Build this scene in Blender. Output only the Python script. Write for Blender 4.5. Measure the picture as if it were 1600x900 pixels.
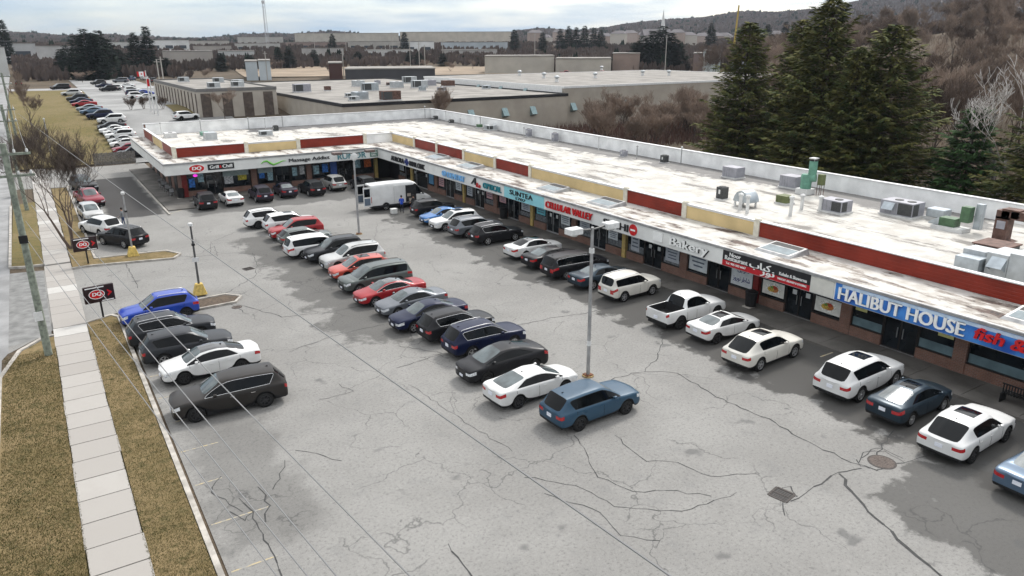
import bpy, bmesh, math, random
from mathutils import Vector, Matrix
from mathutils.bvhtree import BVHTree
R = math.radians
rnd = random.Random(7)
C = bpy.context.scene.collection
for o in list(bpy.data.objects): bpy.data.objects.remove(o)

# ------------------------------------------------------------------ camera
CAMH = 16.2
FWD = Vector((0.5135046, 0.7986176, -0.3138836)); RIG = Vector((0.8403334, -0.5420522, -0.0043882)); DWN = Vector((-0.1736458, -0.2615135, -0.9494511))
cd = bpy.data.cameras.new('camera'); cam = bpy.data.objects.new('camera', cd); C.objects.link(cam)
cd.sensor_width = 36; cd.lens = 1150 / 1600 * 36; cd.clip_start = 0.5; cd.clip_end = 9000
m = Matrix.Identity(4)
for i in range(3):
    m[i][0] = RIG[i]; m[i][1] = -DWN[i]; m[i][2] = -FWD[i]
m[0][3], m[1][3], m[2][3] = 0, 0, CAMH
cam.matrix_world = m
S = bpy.context.scene; S.camera = cam
# ------------------------------------------------------------------ light
S.view_settings.view_transform = 'Standard'; S.view_settings.look = 'None'; S.view_settings.gamma = 1
S.view_settings.exposure = 1.08
SUN_EL, SUN_AZ = R(48), R(58)      # azimuth measured from +Y towards +X
w = bpy.data.worlds.new('World'); S.world = w; w.use_nodes = True
nt = w.node_tree; nt.nodes.clear()
def N(nt, t, **k):
    n = nt.nodes.new(t)
    for a, b in k.items(): setattr(n, a, b)
    return n
out = N(nt, 'ShaderNodeOutputWorld'); bg = N(nt, 'ShaderNodeBackground'); sky = N(nt, 'ShaderNodeTexSky')
sky.sky_type = 'NISHITA'; sky.sun_disc = False; sky.sun_elevation = SUN_EL; sky.sun_rotation = SUN_AZ
sky.air_density = 1.0; sky.dust_density = 2.0; sky.ozone_density = 1.5
tc = N(nt, 'ShaderNodeTexCoord'); mp = N(nt, 'ShaderNodeMapping'); mp.inputs['Scale'].default_value = (2.2, 2.2, 16)
nz = N(nt, 'ShaderNodeTexNoise'); nz.inputs['Scale'].default_value = 1.6; nz.inputs['Detail'].default_value = 7; nz.inputs['Roughness'].default_value = .55
rp = N(nt, 'ShaderNodeValToRGB'); rp.color_ramp.elements[0].position = .36; rp.color_ramp.elements[1].position = .62
rp.color_ramp.elements[0].color = (.35, .35, .35, 1); rp.color_ramp.elements[1].color = (.93, .93, .93, 1)
nz2 = N(nt, 'ShaderNodeTexNoise'); nz2.inputs['Scale'].default_value = 2.7; nz2.inputs['Detail'].default_value = 6
rp2 = N(nt, 'ShaderNodeValToRGB'); rp2.color_ramp.elements[0].position = .35; rp2.color_ramp.elements[1].position = .65
rp2.color_ramp.elements[0].color = (1.45, 2.1, 2.85, 1); rp2.color_ramp.elements[1].color = (2.75, 3.1, 3.35, 1)
mx = N(nt, 'ShaderNodeMixRGB')
L = nt.links.new
L(tc.outputs['Generated'], mp.inputs[0]); L(mp.outputs[0], nz.inputs[0]); L(mp.outputs[0], nz2.inputs[0]); L(nz.outputs[0], rp.inputs[0]); L(nz2.outputs[0], rp2.inputs[0])
L(rp.outputs[0], mx.inputs[0]); L(sky.outputs[0], mx.inputs[1]); L(rp2.outputs[0], mx.inputs[2]); # an overcast sky is about three times as bright overhead as at the horizon
spz = N(nt, 'ShaderNodeSeparateXYZ'); L(tc.outputs['Generated'], spz.inputs[0])
mr = N(nt, 'ShaderNodeMapRange'); mr.inputs[1].default_value = .08; mr.inputs[2].default_value = .9; mr.inputs[3].default_value = 1; mr.inputs[4].default_value = 2.1; L(spz.outputs[2], mr.inputs[0])
hs = N(nt, 'ShaderNodeHueSaturation'); mr2 = N(nt, 'ShaderNodeMapRange'); mr2.inputs[1].default_value = .05; mr2.inputs[2].default_value = .3; mr2.inputs[3].default_value = 1; mr2.inputs[4].default_value = .12; L(spz.outputs[2], mr2.inputs[0]); L(mr2.outputs[0], hs.inputs['Saturation'])
vm = N(nt, 'ShaderNodeVectorMath', operation='SCALE'); L(mx.outputs[0], hs.inputs['Color']); L(hs.outputs[0], vm.inputs[0]); L(mr.outputs[0], vm.inputs[3]); L(vm.outputs[0], bg.inputs[0]); L(bg.outputs[0], out.inputs[0])
bg.inputs[1].default_value = 0.12
sl = bpy.data.lights.new('sun', 'SUN'); sl.energy = 1.35; sl.angle = R(11); sl.color = (1, .96, .9)
so = bpy.data.objects.new('sun', sl); C.objects.link(so)
sd = Vector((math.sin(SUN_AZ) * math.cos(SUN_EL), math.cos(SUN_AZ) * math.cos(SUN_EL), math.sin(SUN_EL)))
so.rotation_euler = sd.to_track_quat('Z', 'Y').to_euler(); so.location = (0, 0, 60)

# ------------------------------------------------------------------ helpers
def ray(px, py): return FWD * 1150 + RIG * (px - 800) + DWN * (py - 450)
def P(px, py, z=0.0):
    q = ray(px, py); t = (z - CAMH) / q.z
    return Vector((q.x * t, q.y * t, z))
def PD(px, dist):
    q = ray(px, 400); q.z = 0; q.normalize(); return q * dist
def BW(y, z): return z * (0.955 + 0.00125 * y)     # the plaza follows the slight rise of its site

def tag(o, label=None, cat=None, group=None, kind=None):
    if label: o['label'] = label
    if cat: o['category'] = cat
    if group: o['group'] = group
    if kind: o['kind'] = kind
    return o
def thing(name, label, cat, loc=(0, 0, 0), rz=0, group=None):
    o = bpy.data.objects.new(name, None); C.objects.link(o); o.location = loc; o.rotation_euler = (0, 0, rz); o.empty_display_size = .2
    return tag(o, label, cat, group)
def copy_tree(o, parent=None):
    c = o.copy(); C.objects.link(c); c.parent = parent
    for ch in o.children: copy_tree(ch, c)
    return c

class MB:
    def __init__(s): s.v = []; s.f = []; s.m = []; s.mi = 0; s.M = None
    def add(s, vs, fs, mi=None):
        b = len(s.v)
        if s.M is not None: vs = [s.M @ Vector(p) for p in vs]
        s.v += [tuple(p) for p in vs]; s.f += [tuple(b + i for i in f) for f in fs]; s.m += [s.mi if mi is None else mi] * len(fs)
        return s
    def box(s, x0, y0, z0, x1, y1, z1, mi=None):
        if x0 > x1: x0, x1 = x1, x0
        if y0 > y1: y0, y1 = y1, y0
        if z0 > z1: z0, z1 = z1, z0
        return s.add([(x0,y0,z0),(x1,y0,z0),(x1,y1,z0),(x0,y1,z0),(x0,y0,z1),(x1,y0,z1),(x1,y1,z1),(x0,y1,z1)],
            [(0,3,2,1),(4,5,6,7),(0,1,5,4),(1,2,6,5),(2,3,7,6),(3,0,4,7)], mi)
    def tube(s, pts, rad, n=8, mi=None, cap=True):
        pts = [Vector(p) for p in pts]
        if not isinstance(rad, (list, tuple)): rad = [rad] * len(pts)
        vs = []; fs = []; k = len(pts)
        for i, p in enumerate(pts):
            d = (pts[min(i+1, k-1)] - pts[max(i-1, 0)])
            if d.length < 1e-9: d = Vector((0, 0, 1))
            d.normalize(); a = d.orthogonal() if abs(d.z) > .99 else Vector((0,0,1)).cross(d); a.normalize(); b = d.cross(a)
            for j in range(n):
                t = 2 * math.pi * j / n
                vs.append(p + (a * math.cos(t) + b * math.sin(t)) * rad[i])
        for i in range(k - 1):
            for j in range(n): fs.append((i*n+j, i*n+(j+1) % n, (i+1)*n+(j+1) % n, (i+1)*n+j))
        if cap and n > 2: fs.append(tuple(range(n))[::-1]); fs.append(tuple((k-1)*n+j for j in range(n)))
        return s.add(vs, fs, mi)
    def lathe(s, prof, c=(0,0,0), n=16, mi=None, axis='z', cap=True):
        vs = []; fs = []; k = len(prof)
        for (r, h) in prof:
            for j in range(n):
                t = 2*math.pi*j/n; a, b = r*math.cos(t), r*math.sin(t)
                q = (a, b, h) if axis == 'z' else ((a, -h, b) if axis == 'y' else (h, a, b))
                vs.append((q[0]+c[0], q[1]+c[1], q[2]+c[2]))
        for i in range(k-1):
            for j in range(n): fs.append((i*n+j, i*n+(j+1)%n, (i+1)*n+(j+1)%n, (i+1)*n+j))
        if cap: fs.append(tuple(range(n))[::-1]); fs.append(tuple((k-1)*n+j for j in range(n)))
        return s.add(vs, fs, mi)
    def prism(s, poly, z0, z1, mi=None):
        n = len(poly); vs = [(x, y, z0) for x, y in poly] + [(x, y, z1) for x, y in poly]
        return s.add(vs, [tuple(range(n))[::-1], tuple(range(n, 2*n))] + [(i, (i+1)%n, n+(i+1)%n, n+i) for i in range(n)], mi)
    def quad(s, a, b, c, d, mi=None): return s.add([a, b, c, d], [(0,1,2,3)], mi)
    def mesh(s, name, mats, smooth=None, bev=0):
        me = bpy.data.meshes.new(name); me.from_pydata(s.v, [], s.f)
        for m_ in (mats if isinstance(mats, (list, tuple)) else [mats]): me.materials.append(m_)
        if any(s.m): me.polygons.foreach_set('material_index', s.m)
        bm = bmesh.new(); bm.from_mesh(me)
        bmesh.ops.recalc_face_normals(bm, faces=bm.faces)
        if bev: bmesh.ops.bevel(bm, geom=list(bm.edges), offset=bev, segments=1, affect='EDGES')
        bm.to_mesh(me); bm.free()
        if smooth:
            me.shade_smooth(); me.set_sharp_from_angle(angle=R(smooth))
        me.update(); return me
    def build(s, name, mats, parent=None, loc=None, smooth=None, bev=0, warp=False):
        if warp: s.v = [(x, y, BW(y, z)) for x, y, z in s.v]
        o = bpy.data.objects.new(name, s.mesh(name, mats, smooth, bev)); C.objects.link(o)
        if parent: o.parent = parent
        if loc is not None: o.location = loc
        return o
def inst(name, me, parent=None, loc=(0,0,0), rz=0, mats=None, scale=None):
    o = bpy.data.objects.new(name, me); C.objects.link(o); o.parent = parent; o.location = loc; o.rotation_euler = (0,0,rz)
    if scale: o.scale = scale
    if mats:
        for i, m_ in enumerate(mats):
            if m_: o.material_slots[i].link = 'OBJECT'; o.material_slots[i].material = m_
    return o
def text_mesh(txt, h, depth=.03, bold=.0, shear=0, spacing=1.0, width=None, small=False):
    cu = bpy.data.curves.new('t', 'FONT'); cu.body = txt; cu.size = 1; cu.extrude = depth/2; cu.offset = 0; cu.shear = shear; cu.space_character = spacing
    cu.align_x = 'LEFT'; cu.resolution_u = 3
    o = bpy.data.objects.new('t', cu); C.objects.link(o)
    dg = bpy.context.evaluated_depsgraph_get(); me = bpy.data.meshes.new_from_object(o.evaluated_get(dg))
    bpy.data.objects.remove(o); bpy.data.curves.remove(cu)
    xs = [v.co.x for v in me.vertices]; ys = [v.co.y for v in me.vertices]
    if not xs: return me
    sy = h / (max(ys) - min(ys)); sx = sy if width is None else width / (max(xs) - min(xs)); x0, y0 = min(xs), min(ys)
    for v in me.vertices: v.co.x = (v.co.x - x0) * sx; v.co.y = (v.co.y - y0) * sy
    if bold:      # embolden by shifting copies
        bm = bmesh.new(); bm.from_mesh(me); g = list(bm.verts) + list(bm.edges) + list(bm.faces)
        for dx, dz in ((bold, .0012), (bold*.5, .0006)):
            r_ = bmesh.ops.duplicate(bm, geom=g)
            for e in r_['geom']:
                if isinstance(e, bmesh.types.BMVert): e.co.x += dx; e.co.z += dz
        bm.to_mesh(me); bm.free()
    return me
# text plane orientation: facing -X reading towards -Y ; facing -Y reading towards +X
ROT_W = Matrix(((0,0,-1,0),(-1,0,0,0),(0,1,0,0),(0,0,0,1)))   # local x-> -Y, y-> Z, z-> -X
ROT_S = Matrix(((1,0,0,0),(0,0,-1,0),(0,1,0,0),(0,0,0,1)))    # local x-> X, y-> Z, z-> -Y
def put_text(name, txt, h, mt, parent, origin, rot, depth=.04, bold=0, shear=0, width=None, spacing=1.0):
    me = text_mesh(txt, h, depth, bold, shear, spacing, width)
    me.transform(Matrix.Translation(origin) @ rot); me.materials.clear(); me.materials.append(mt)
    o = bpy.data.objects.new(name, me); C.objects.link(o); o.parent = parent; return o

# ------------------------------------------------------------------ materials
MATS = {}
def mat(name, col, rough=.6, metal=0, var=0, vscale=3., bump=0, bscale=20., coat=0, col2=None, emit=0, spec=.28, pos=True, ramp=(.35,.65), detail=5):
    if name in MATS: return MATS[name]
    m = bpy.data.materials.new(name); m.use_nodes = True; nt = m.node_tree; b = nt.nodes['Principled BSDF']
    b.inputs['Base Color'].default_value = (*col, 1); b.inputs['Roughness'].default_value = rough; b.inputs['Metallic'].default_value = metal
    b.inputs['Coat Weight'].default_value = coat; b.inputs['Coat Roughness'].default_value = .04; b.inputs['Specular IOR Level'].default_value = spec
    if emit: b.inputs['Emission Color'].default_value = (*col, 1); b.inputs['Emission Strength'].default_value = emit
    src = None
    if var or bump or col2: src = N(nt, 'ShaderNodeTexCoord').outputs['Object'] if not pos else N(nt, 'ShaderNodeNewGeometry').outputs['Position']
    if var or col2:
        n = N(nt, 'ShaderNodeTexNoise'); n.inputs['Scale'].default_value = vscale; n.inputs['Detail'].default_value = detail; nt.links.new(src, n.inputs[0])
        r = N(nt, 'ShaderNodeValToRGB'); r.color_ramp.elements[0].position, r.color_ramp.elements[1].position = ramp
        c1 = col2 if col2 else tuple(c * (1 - var) for c in col)
        r.color_ramp.elements[0].color = (*c1, 1); r.color_ramp.elements[1].color = (*(tuple(min(1, c * (1 + var * .4)) for c in col)), 1)
        nt.links.new(n.outputs[0], r.inputs[0]); nt.links.new(r.outputs[0], b.inputs['Base Color'])
    if bump:
        n = N(nt, 'ShaderNodeTexNoise'); n.inputs['Scale'].default_value = bscale; n.inputs['Detail'].default_value = 4; nt.links.new(src, n.inputs[0])
        bp = N(nt, 'ShaderNodeBump'); bp.inputs['Strength'].default_value = bump; bp.inputs['Distance'].default_value = .05
        nt.links.new(n.outputs[0], bp.inputs['Height']); nt.links.new(bp.outputs[0], b.inputs['Normal'])
    MATS[name] = m; return m
def paint(name, col, metal=.0):
    return mat('paint_' + name, col, rough=.30, metal=metal, coat=0 if max(col) < .08 else (.12 if max(col) < .3 else .4), spec=.22 if max(col) < .08 else .35, var=.10, vscale=1.3)
BLACKP = mat('black_plastic', (.014,.014,.015), .6, var=.3, vscale=9)
GLASS = mat('tinted_glass', (.004,.005,.006), .07, spec=.2, var=.2, vscale=2)
GLASSL = mat('sky_painted_screen_glass', (.075,.095,.10), .07, spec=.6, var=.5, vscale=1.5)  # pale blue-grey base colour paints reflected sky into the glass
RUBBER = mat('tyre_rubber', (.014,.014,.014), .9, var=.3, vscale=20)
SILVER = mat('alloy', (.55,.55,.56), .35, .8, var=.15, vscale=20)
DARKRIM = mat('black_alloy', (.04,.04,.042), .4, .4, var=.2, vscale=20)
CHROME = mat('chrome', (.7,.7,.7), .15, 1, var=.1, vscale=9)
REDL = mat('tail_lamp_red', (.38,.012,.016), .15, coat=.8, var=.3, vscale=20)
HEADL = mat('head_lamp', (.62,.64,.66), .12, coat=1, var=.5, vscale=16)
PLATE = mat('licence_plate', (.7,.72,.78), .4, var=.1, vscale=50)
WHITE = mat('white_metal', (.58,.58,.57), .5, var=.15, vscale=2)
# ------------------------------------------------------------------ vehicles
# key: (x_low, width, sill, belt, top, side, roofpart)   top = None (bonnet / deck) or (x_top, z_top, half_width) or 'bed'
def K(*a): return a
SPEC = {}
def sedan(L=4.65, W=1.8, H=1.44, wb=2.7, rg=.85, rt=1.65, wt=2.75, cowl=3.55, deck=1.03, rw=.33, fast=0):
    b = deck - .04; hw = .58 * W / 1.8
    q = [K(0,.88,.34,.93,None,'p','p'), K(.07,.96,.27,1.0,None,'p','p'), K(.30,.99,.23,deck,None,'p','p'),
         K(rg,1,.22,deck,None,'p','k'), K(rg*.55+rt*.45,1,.2,b+.02,(rt,H-.07,hw),'g','r'), K(2.12,1,.2,b,(2.1,H,hw+.01),'b','r'), K(2.19,1,.2,b,(2.17,H,hw+.01),'g','r'),
         K(wt+.12,1,.2,b-.02,(wt,H-.035,hw-.01),'g','w'), K(cowl,1,.2,b-.05,None,'p','p'), K(L-.75,.985,.2,b-.12,None,'p','p'),
         K(L-.34,.965,.21,b-.17,None,'p','p'), K(L-.1,.91,.23,b-.22,None,'p','p'), K(L,.82,.26,b-.29,None,'p','p')]
    return dict(L=L, W=W, H=H, xr=L-wb-.93, wb=wb, rw=rw, keys=q)
def suv(L=4.6, W=1.86, H=1.68, wb=2.7, rt=.48, wt=2.55, cowl=3.35, belt=1.08, rw=.36, rb=.07, qx=.30, boxy=0, hood=.0):
    hw = (.64 + .05*boxy) * W / 1.86; n = .13 - .06*boxy
    q = [K(0,.91,.38,.97,None,'p','p'), K(rb,.97,.30,belt-.03,None,'p','k'), K(rt+qx,1,.25,belt+.02,(rt,H-.06,hw),'g','r'),
         K(1.45,1,.24,belt,(1.38,H-.005,hw+.015),'b','r'), K(1.53,1,.24,belt,(1.46,H,hw+.015),'g','r'), K(2.30,1,.24,belt-.01,(2.15,H,hw+.01),'b','r'), K(2.37,1,.24,belt-.01,(2.22,H,hw+.01),'g','r'),
         K(wt+.25,1,.24,belt-.03,(wt,H-.04,hw-.02),'g','w'), K(cowl,1,.24,belt-.05+hood,None,'p','p'), K(L-.6,.985,.24,belt-.10+hood,None,'p','p'),
         K(L-.30,.975,.25,belt-n-.0+hood,None,'p','p'), K(L-.09,.94,.27,belt-n-.06+hood,None,'p','p'), K(L,.87,.30,belt-n-.14+hood,None,'p','p')]
    return dict(L=L, W=W, H=H, xr=L-wb-.90, wb=wb, rw=rw, keys=q)
SPEC['sedan'] = sedan()
SPEC['big_sedan'] = sedan(L=4.8, W=1.84, H=1.45, wb=2.8, rg=.75, rt=1.6, wt=2.85, cowl=3.65)
SPEC['coupe'] = sedan(L=4.45, W=1.78, H=1.41, wb=2.69, rg=.70, rt=1.45, wt=2.50, cowl=3.35)
SPEC['civic'] = sedan(L=4.62, W=1.8, H=1.42, wb=2.7, rg=.42, rt=1.55, wt=2.7, cowl=3.6)
SPEC['fastback'] = sedan(L=4.75, W=1.88, H=1.55, wb=2.87, rg=.28, rt=1.70, wt=2.75, cowl=3.85, deck=1.12, rw=.35)
SPEC['suv'] = suv()
SPEC['big_suv'] = suv(L=4.92, W=1.97, H=1.74, wb=2.95, wt=2.85, cowl=3.6, belt=1.12, rw=.38, rt=.5)
SPEC['coupe_suv'] = suv(L=4.85, W=1.94, H=1.66, wb=2.95, wt=2.7, cowl=3.45, belt=1.08, rw=.37, rt=.95, rb=.12, qx=.25)
SPEC['boxy_suv'] = suv(L=4.43, W=1.8, H=1.72, wb=2.62, wt=2.5, cowl=3.15, belt=1.1, rw=.35, rt=.22, rb=.05, qx=.12, boxy=1, hood=.04)
SPEC['small_suv'] = suv(L=4.28, W=1.8, H=1.63, wb=2.56, wt=2.35, cowl=3.12, belt=1.05, rw=.34, rt=.52)
SPEC['hatch'] = suv(L=4.3, W=1.79, H=1.5, wb=2.63, wt=2.4, cowl=3.3, belt=.98, rw=.33, rt=.55)
SPEC['minivan'] = suv(L=5.1, W=1.98, H=1.75, wb=3.05, wt=3.15, cowl=4.15, belt=1.08, rw=.35, rt=.32, rb=.06, qx=.15, boxy=1)
# pickup with open bed
SPEC['pickup'] = dict(L=5.4, W=1.9, H=1.8, xr=1.2, wb=3.25, rw=.40, keys=[
    K(0,.92,.5,1.10,None,'p','p'), K(.05,.97,.45,1.18,None,'p','p'), K(.09,.98,.42,1.18,'bed','p','b'), K(1.58,1,.38,1.18,'bed','p','b'), K(1.63,1,.38,1.18,None,'p','k'),
    K(1.80,1,.36,1.17,(1.84,1.74,.64),'g','r'), K(2.55,1,.34,1.15,(2.5,1.80,.65),'b','r'), K(2.63,1,.34,1.15,(2.58,1.80,.65),'g','r'), K(3.42,1,.34,1.13,(3.15,1.76,.63),'g','w'),
    K(3.85,1,.34,1.12,None,'p','p'), K(4.7,.99,.36,1.08,None,'p','p'), K(5.2,.97,.40,1.0,None,'p','p'), K(5.34,.93,.42,.9,None,'p','p'), K(5.4,.85,.45,.8,None,'p','p')])
SPEC['van'] = dict(L=6.9, W=2.02, H=2.72, xr=1.55, wb=4.2, rw=.36, keys=[
    K(0,.97,.42,1.35,(0.0,2.62,.86),'p','r'), K(.06,1,.36,1.35,(.06,2.68,.87),'p','r'), K(2.2,1,.34,1.35,(2.2,2.72,.87),'p','r'), K(4.55,1,.34,1.34,(4.55,2.70,.86),'p','r'), K(4.75,1,.34,1.34,(4.7,2.66,.85),'g','r'),
    K(5.3,1,.34,1.33,(5.05,2.52,.82),'g','w'), K(6.0,.99,.34,1.22,None,'p','p'), K(6.45,.95,.36,1.08,None,'p','p'), K(6.75,.88,.38,.92,None,'p','p'), K(6.9,.76,.42,.74,None,'p','p')])

def car_parts(name):
    s = SPEC[name]; Lc, W, H, xr, wb, rw, ks = (s[k] for k in ('L','W','H','xr','wb','rw','keys'))
    hw = W / 2; Ra = rw + .07; axles = (xr, xr + wb)
    def rows(k):
        x, wf, zs, zb, top = k[:5]; w_ = wf * hw; z2 = zs + .45 * (zb - zs)
        r_ = [(x, w_*.90, zs), (x, w_*.985, zs+.10), (x, w_, z2), (x, w_*.99, zb-.22), (x, w_*.965, zb-.035), (x, w_*.90, zb)]
        if top is None: r_ += [(x, w_*.80, zb+.015), (x, w_*.66, zb+.03), (x+.04*(1 if x > Lc/2 else -1), w_*.36, zb+.05), (x+.06*(1 if x > Lc/2 else -1), 0, zb+.055)]
        elif top == 'bed': r_ += [(x, w_*.86, zb), (x, w_*.85, .72), (x, w_*.4, .70), (x, 0, .70)]
        else:
            xt, zt, wt = top; sg = .05 if xt > Lc/2 else -.04
            r_ += [(xt, wt*1.05, zt-.10), (xt, wt*.95, zt-.03), (xt+sg*.6, wt*.5, zt-.004), (xt+sg, 0, zt)]
        if name == 'van' and top: r_[4] = (x, w_*.995, zb-.03); r_[5] = (x, w_*.985, zb); r_[3] = (x, w_, zb-.22)
        return r_
    st = [(k[0], rows(k), k[5], k[6]) for k in ks]
    xs = [a[0] for a in st]
    for ax in axles:
        for f in (-1.0, -.82, -.45, 0, .45, .82, 1.0):
            x = ax + f * Ra
            if min(abs(x - q) for q in xs) < .035 or x < .02 or x > Lc-.02: continue
            i = max(j for j in range(len(ks)) if ks[j][0] <= x); t = (x - ks[i][0]) / (ks[i+1][0] - ks[i][0])
            a, b = rows(ks[i]), rows(ks[i+1])
            st.append((x, [tuple(p*(1-t)+q*t for p, q in zip(u, v)) for u, v in zip(a, b)], ks[i][5], ks[i][6])); xs.append(x)
    st.sort(key=lambda a: a[0])
    vs = []; fs = []; mi = []; NR = 10; full = 2*NR-1; archv = set()
    for si, (x, rr, _, _) in enumerate(st):
        rr = [list(p) for p in rr]
        for ax in axles:
            if abs(x - ax) <= Ra + .001:
                az = rw + math.sqrt(max(0, Ra*Ra - (x-ax)**2))
                if az > rr[0][2]:
                    rr[0][2] = az; rr[1][2] = max(rr[1][2], az+.05); rr[2][2] = max(rr[2][2], az+.11); rr[0][1] = hw*.985*min(1, rr[2][1]/hw+.03); rr[1][1] = max(rr[1][1], rr[0][1]+.015); rr[3][2] = max(rr[3][2], rr[2][2]+.05)
        for p in rr: vs.append((p[0]-Lc/2, p[1], p[2]))
        for p in rr[-2::-1]: vs.append((p[0]-Lc/2, -p[1], p[2]))
    for i in range(len(st)-1):
        sd_, tp = st[i][2], st[i][3]; x = (st[i][0]+st[i+1][0])/2
        for j in range(full-1):
            r_ = min(j, full-2-j)
            m_ = 0
            if r_ == 5: m_ = {'g':1, 'b':1, 'p':0}[sd_]
            if r_ >= 7: m_ = {'w':2, 'k':3, 'r':4, 'p':0, 'b':8}[tp]
            if r_ == 6: m_ = 8 if tp == 'b' else (0 if tp != 'r' else 0)
            if r_ == 0: m_ = 8
            if x > Lc-.32 and r_ == 3: m_ = 5
            if x < .30 and r_ == 3 and name != 'van': m_ = 6
            fs.append((i*full+j, i*full+j+1, (i+1)*full+j+1, (i+1)*full+j)); mi.append(m_)
    # end faces: strips split in four across
    for end, i in ((0, 0), (1, len(st)-1)):
        base = i*full; pr = []
        for r_ in range(NR-1):
            a = Vector(vs[base+r_]); b = Vector(vs[base+full-1-r_]); bulge = (.05 if end else -.03) * (1 if name != 'van' else .3)
            row = [base+r_]
            for t, bu in ((.2, .7), (.5, 1), (.8, .7)):
                p = a.lerp(b, t); vs.append((p.x + bulge*bu, p.y, p.z)); row.append(len(vs)-1)
            row.append(base+full-1-r_); pr.append(row)
        for r_ in range(NR-2):
            for c in range(4):
                m_ = 0; corner = c in (0, 3)
                if r_ == 0: m_ = 8
                if end:
                    if r_ == 3: m_ = 5 if corner else 0
                    if r_ == 2: m_ = 0 if corner else 7
                    if r_ == 1 and not corner: m_ = 7
                else:
                    if r_ in (2, 3) and corner and name != 'pickup' and name != 'van': m_ = 6 if r_ == 3 or name in ('minivan','boxy_suv') else 0
                if name == 'van' and end == 0 and r_ >= 1 and r_ < 6: m_ = 8
                if r_ >= 5 and name != 'van': m_ = 0
                fs.append((pr[r_][c], pr[r_][c+1], pr[r_+1][c+1], pr[r_+1][c])); mi.append(m_)
        last = pr[NR-2]; apex = base+NR-1
        for c in range(4): fs.append((last[c], last[c+1], apex)); mi.append(0)
    me = bpy.data.meshes.new('tmp'); me.from_pydata(vs, [], fs); me.polygons.foreach_set('material_index', mi)
    for k in range(10): me.materials.append(BLACKP)
    bm = bmesh.new(); bm.from_mesh(me); bmesh.ops.recalc_face_normals(bm, faces=bm.faces)
    cr = bm.edges.layers.float.get('crease_edge') or bm.edges.layers.float.new('crease_edge')
    n0 = len(st)*full
    for e in bm.edges:
        a, b = e.verts[0].index, e.verts[1].index
        mats_ = {f.material_index for f in e.link_faces}
        c = 0
        if len(mats_) > 1 and mats_ & {1,2,3}: c = .88
        if len(mats_) > 1 and 8 in mats_ and name == 'pickup': c = .8
        if a < n0 and b < n0 and a % full == b % full and min(a % full, full-1-a % full) == 5: c = max(c, .5)
        if name == 'van' and (a // full == b // full == 0): c = .6
        if a % 1 == 0 and len(e.link_faces) == 2:
            fa, fb = e.link_faces
            if fa.normal.dot(fb.normal) < .25: c = max(c, .35)
        e[cr] = c
    bm.to_mesh(me); bm.free()
    o = bpy.data.objects.new('tmp', me); C.objects.link(o); md = o.modifiers.new('s', 'SUBSURF'); md.levels = 1; md.render_levels = 1
    dg = bpy.context.evaluated_depsgraph_get(); sm = bpy.data.meshes.new_from_object(o.evaluated_get(dg)); bpy.data.objects.remove(o)
    bm = bmesh.new(); bm.from_mesh(sm); bvh = BVHTree.FromBMesh(bm); bm.verts.ensure_lookup_table()
    def sub(test, nm, slots, tube=None):
        mb = MB(); idx = {}
        for f in bm.faces:
            t = test(f)
            if t is None: continue
            face = []
            for v in f.verts:
                if v.index not in idx: idx[v.index] = len(mb.v); mb.v.append(tuple(v.co))
                face.append(idx[v.index])
            mb.f.append(tuple(face)); mb.m.append(t)
        return mb
    P_ = {}
    body = sub(lambda f: 0 if f.material_index == 0 else (1 if f.material_index == 9 else None), 'body', 2)
    # underbody
    body.box(-Lc/2+.3, -hw*.70, .22, Lc/2-1.1, hw*.70, .78 if name != 'pickup' else .66, 1); body.box(-Lc/2+.3, -hw*.70, .221, Lc/2-.35, hw*.70, .58, 1); body.box(-Lc/2+.10, -hw*.8, .28, -Lc/2+xr-Ra, hw*.8, .6, 1)
    body.box(-Lc/2+xr+Ra, -hw*.88, .21, -Lc/2+xr+wb-Ra, hw*.88, .6, 1); body.box(-Lc/2+xr+wb+Ra, -hw*.72, .24, Lc/2-.12, hw*.72, .6, 1)
    # shut lines
    def side_pt(x, z, sgn):
        h = bvh.ray_cast(Vector((x, sgn*2, z)), Vector((0, -sgn, 0)))
        return h[0]
    wend = max(k[0] for k in ks if k[5] != 'p'); wend = ks[[k[0] for k in ks].index(wend)+1][0] if wend < Lc-1 else wend
    g0 = min(k[0] for k in ks if k[5] == 'g'); mid = [k[0] for k in ks if k[5] == 'b']
    if name == 'minivan': mid = [1.9, 3.1]
    seams = [(g0+.05 if name.endswith('suv') or name in ('hatch','minivan') else g0-.05)] + [mm + .03 for mm in mid[-1:]] + [wend - .1]
    if name in ('coupe', 'van', 'pickup'): seams = seams[1:] if name != 'pickup' else seams
    beltz = ks[len(ks)//2][3]
    for sx in seams:
        for sg in (1, -1):
            lo = .32 if all(abs(sx-a) > Ra+.05 for a in axles) else rw+Ra+.08
            pts = [side_pt(sx-Lc/2, z, sg) for z in [lo + (beltz-.03-lo)*t/5 for t in range(6)]]
            pts = [p for p in pts if p is not None]
            if len(pts) > 1: body.tube(pts, .009, 4, 1)
    P_['body'] = body.mesh(name+'_body', [BLACKP, BLACKP], smooth=50)
    def lr(mi_, sg): return lambda f: 0 if f.material_index == mi_ and f.calc_center_median().y * sg > 0 else None
    P_['side_window'] = [sub(lr(1, sg), '', 1).mesh('side_window', GLASS, 50) for sg in (1, -1)]
    P_['trim'] = []
    for me_ in P_['side_window']:
        b2 = bmesh.new(); b2.from_mesh(me_); t = MB()
        for e in b2.edges:
            if e.is_boundary: t.tube([v.co for v in e.verts], .0085, 4)
        b2.free(); P_['trim'].append(t.mesh('window_trim', BLACKP) if t.v else None)
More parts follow.
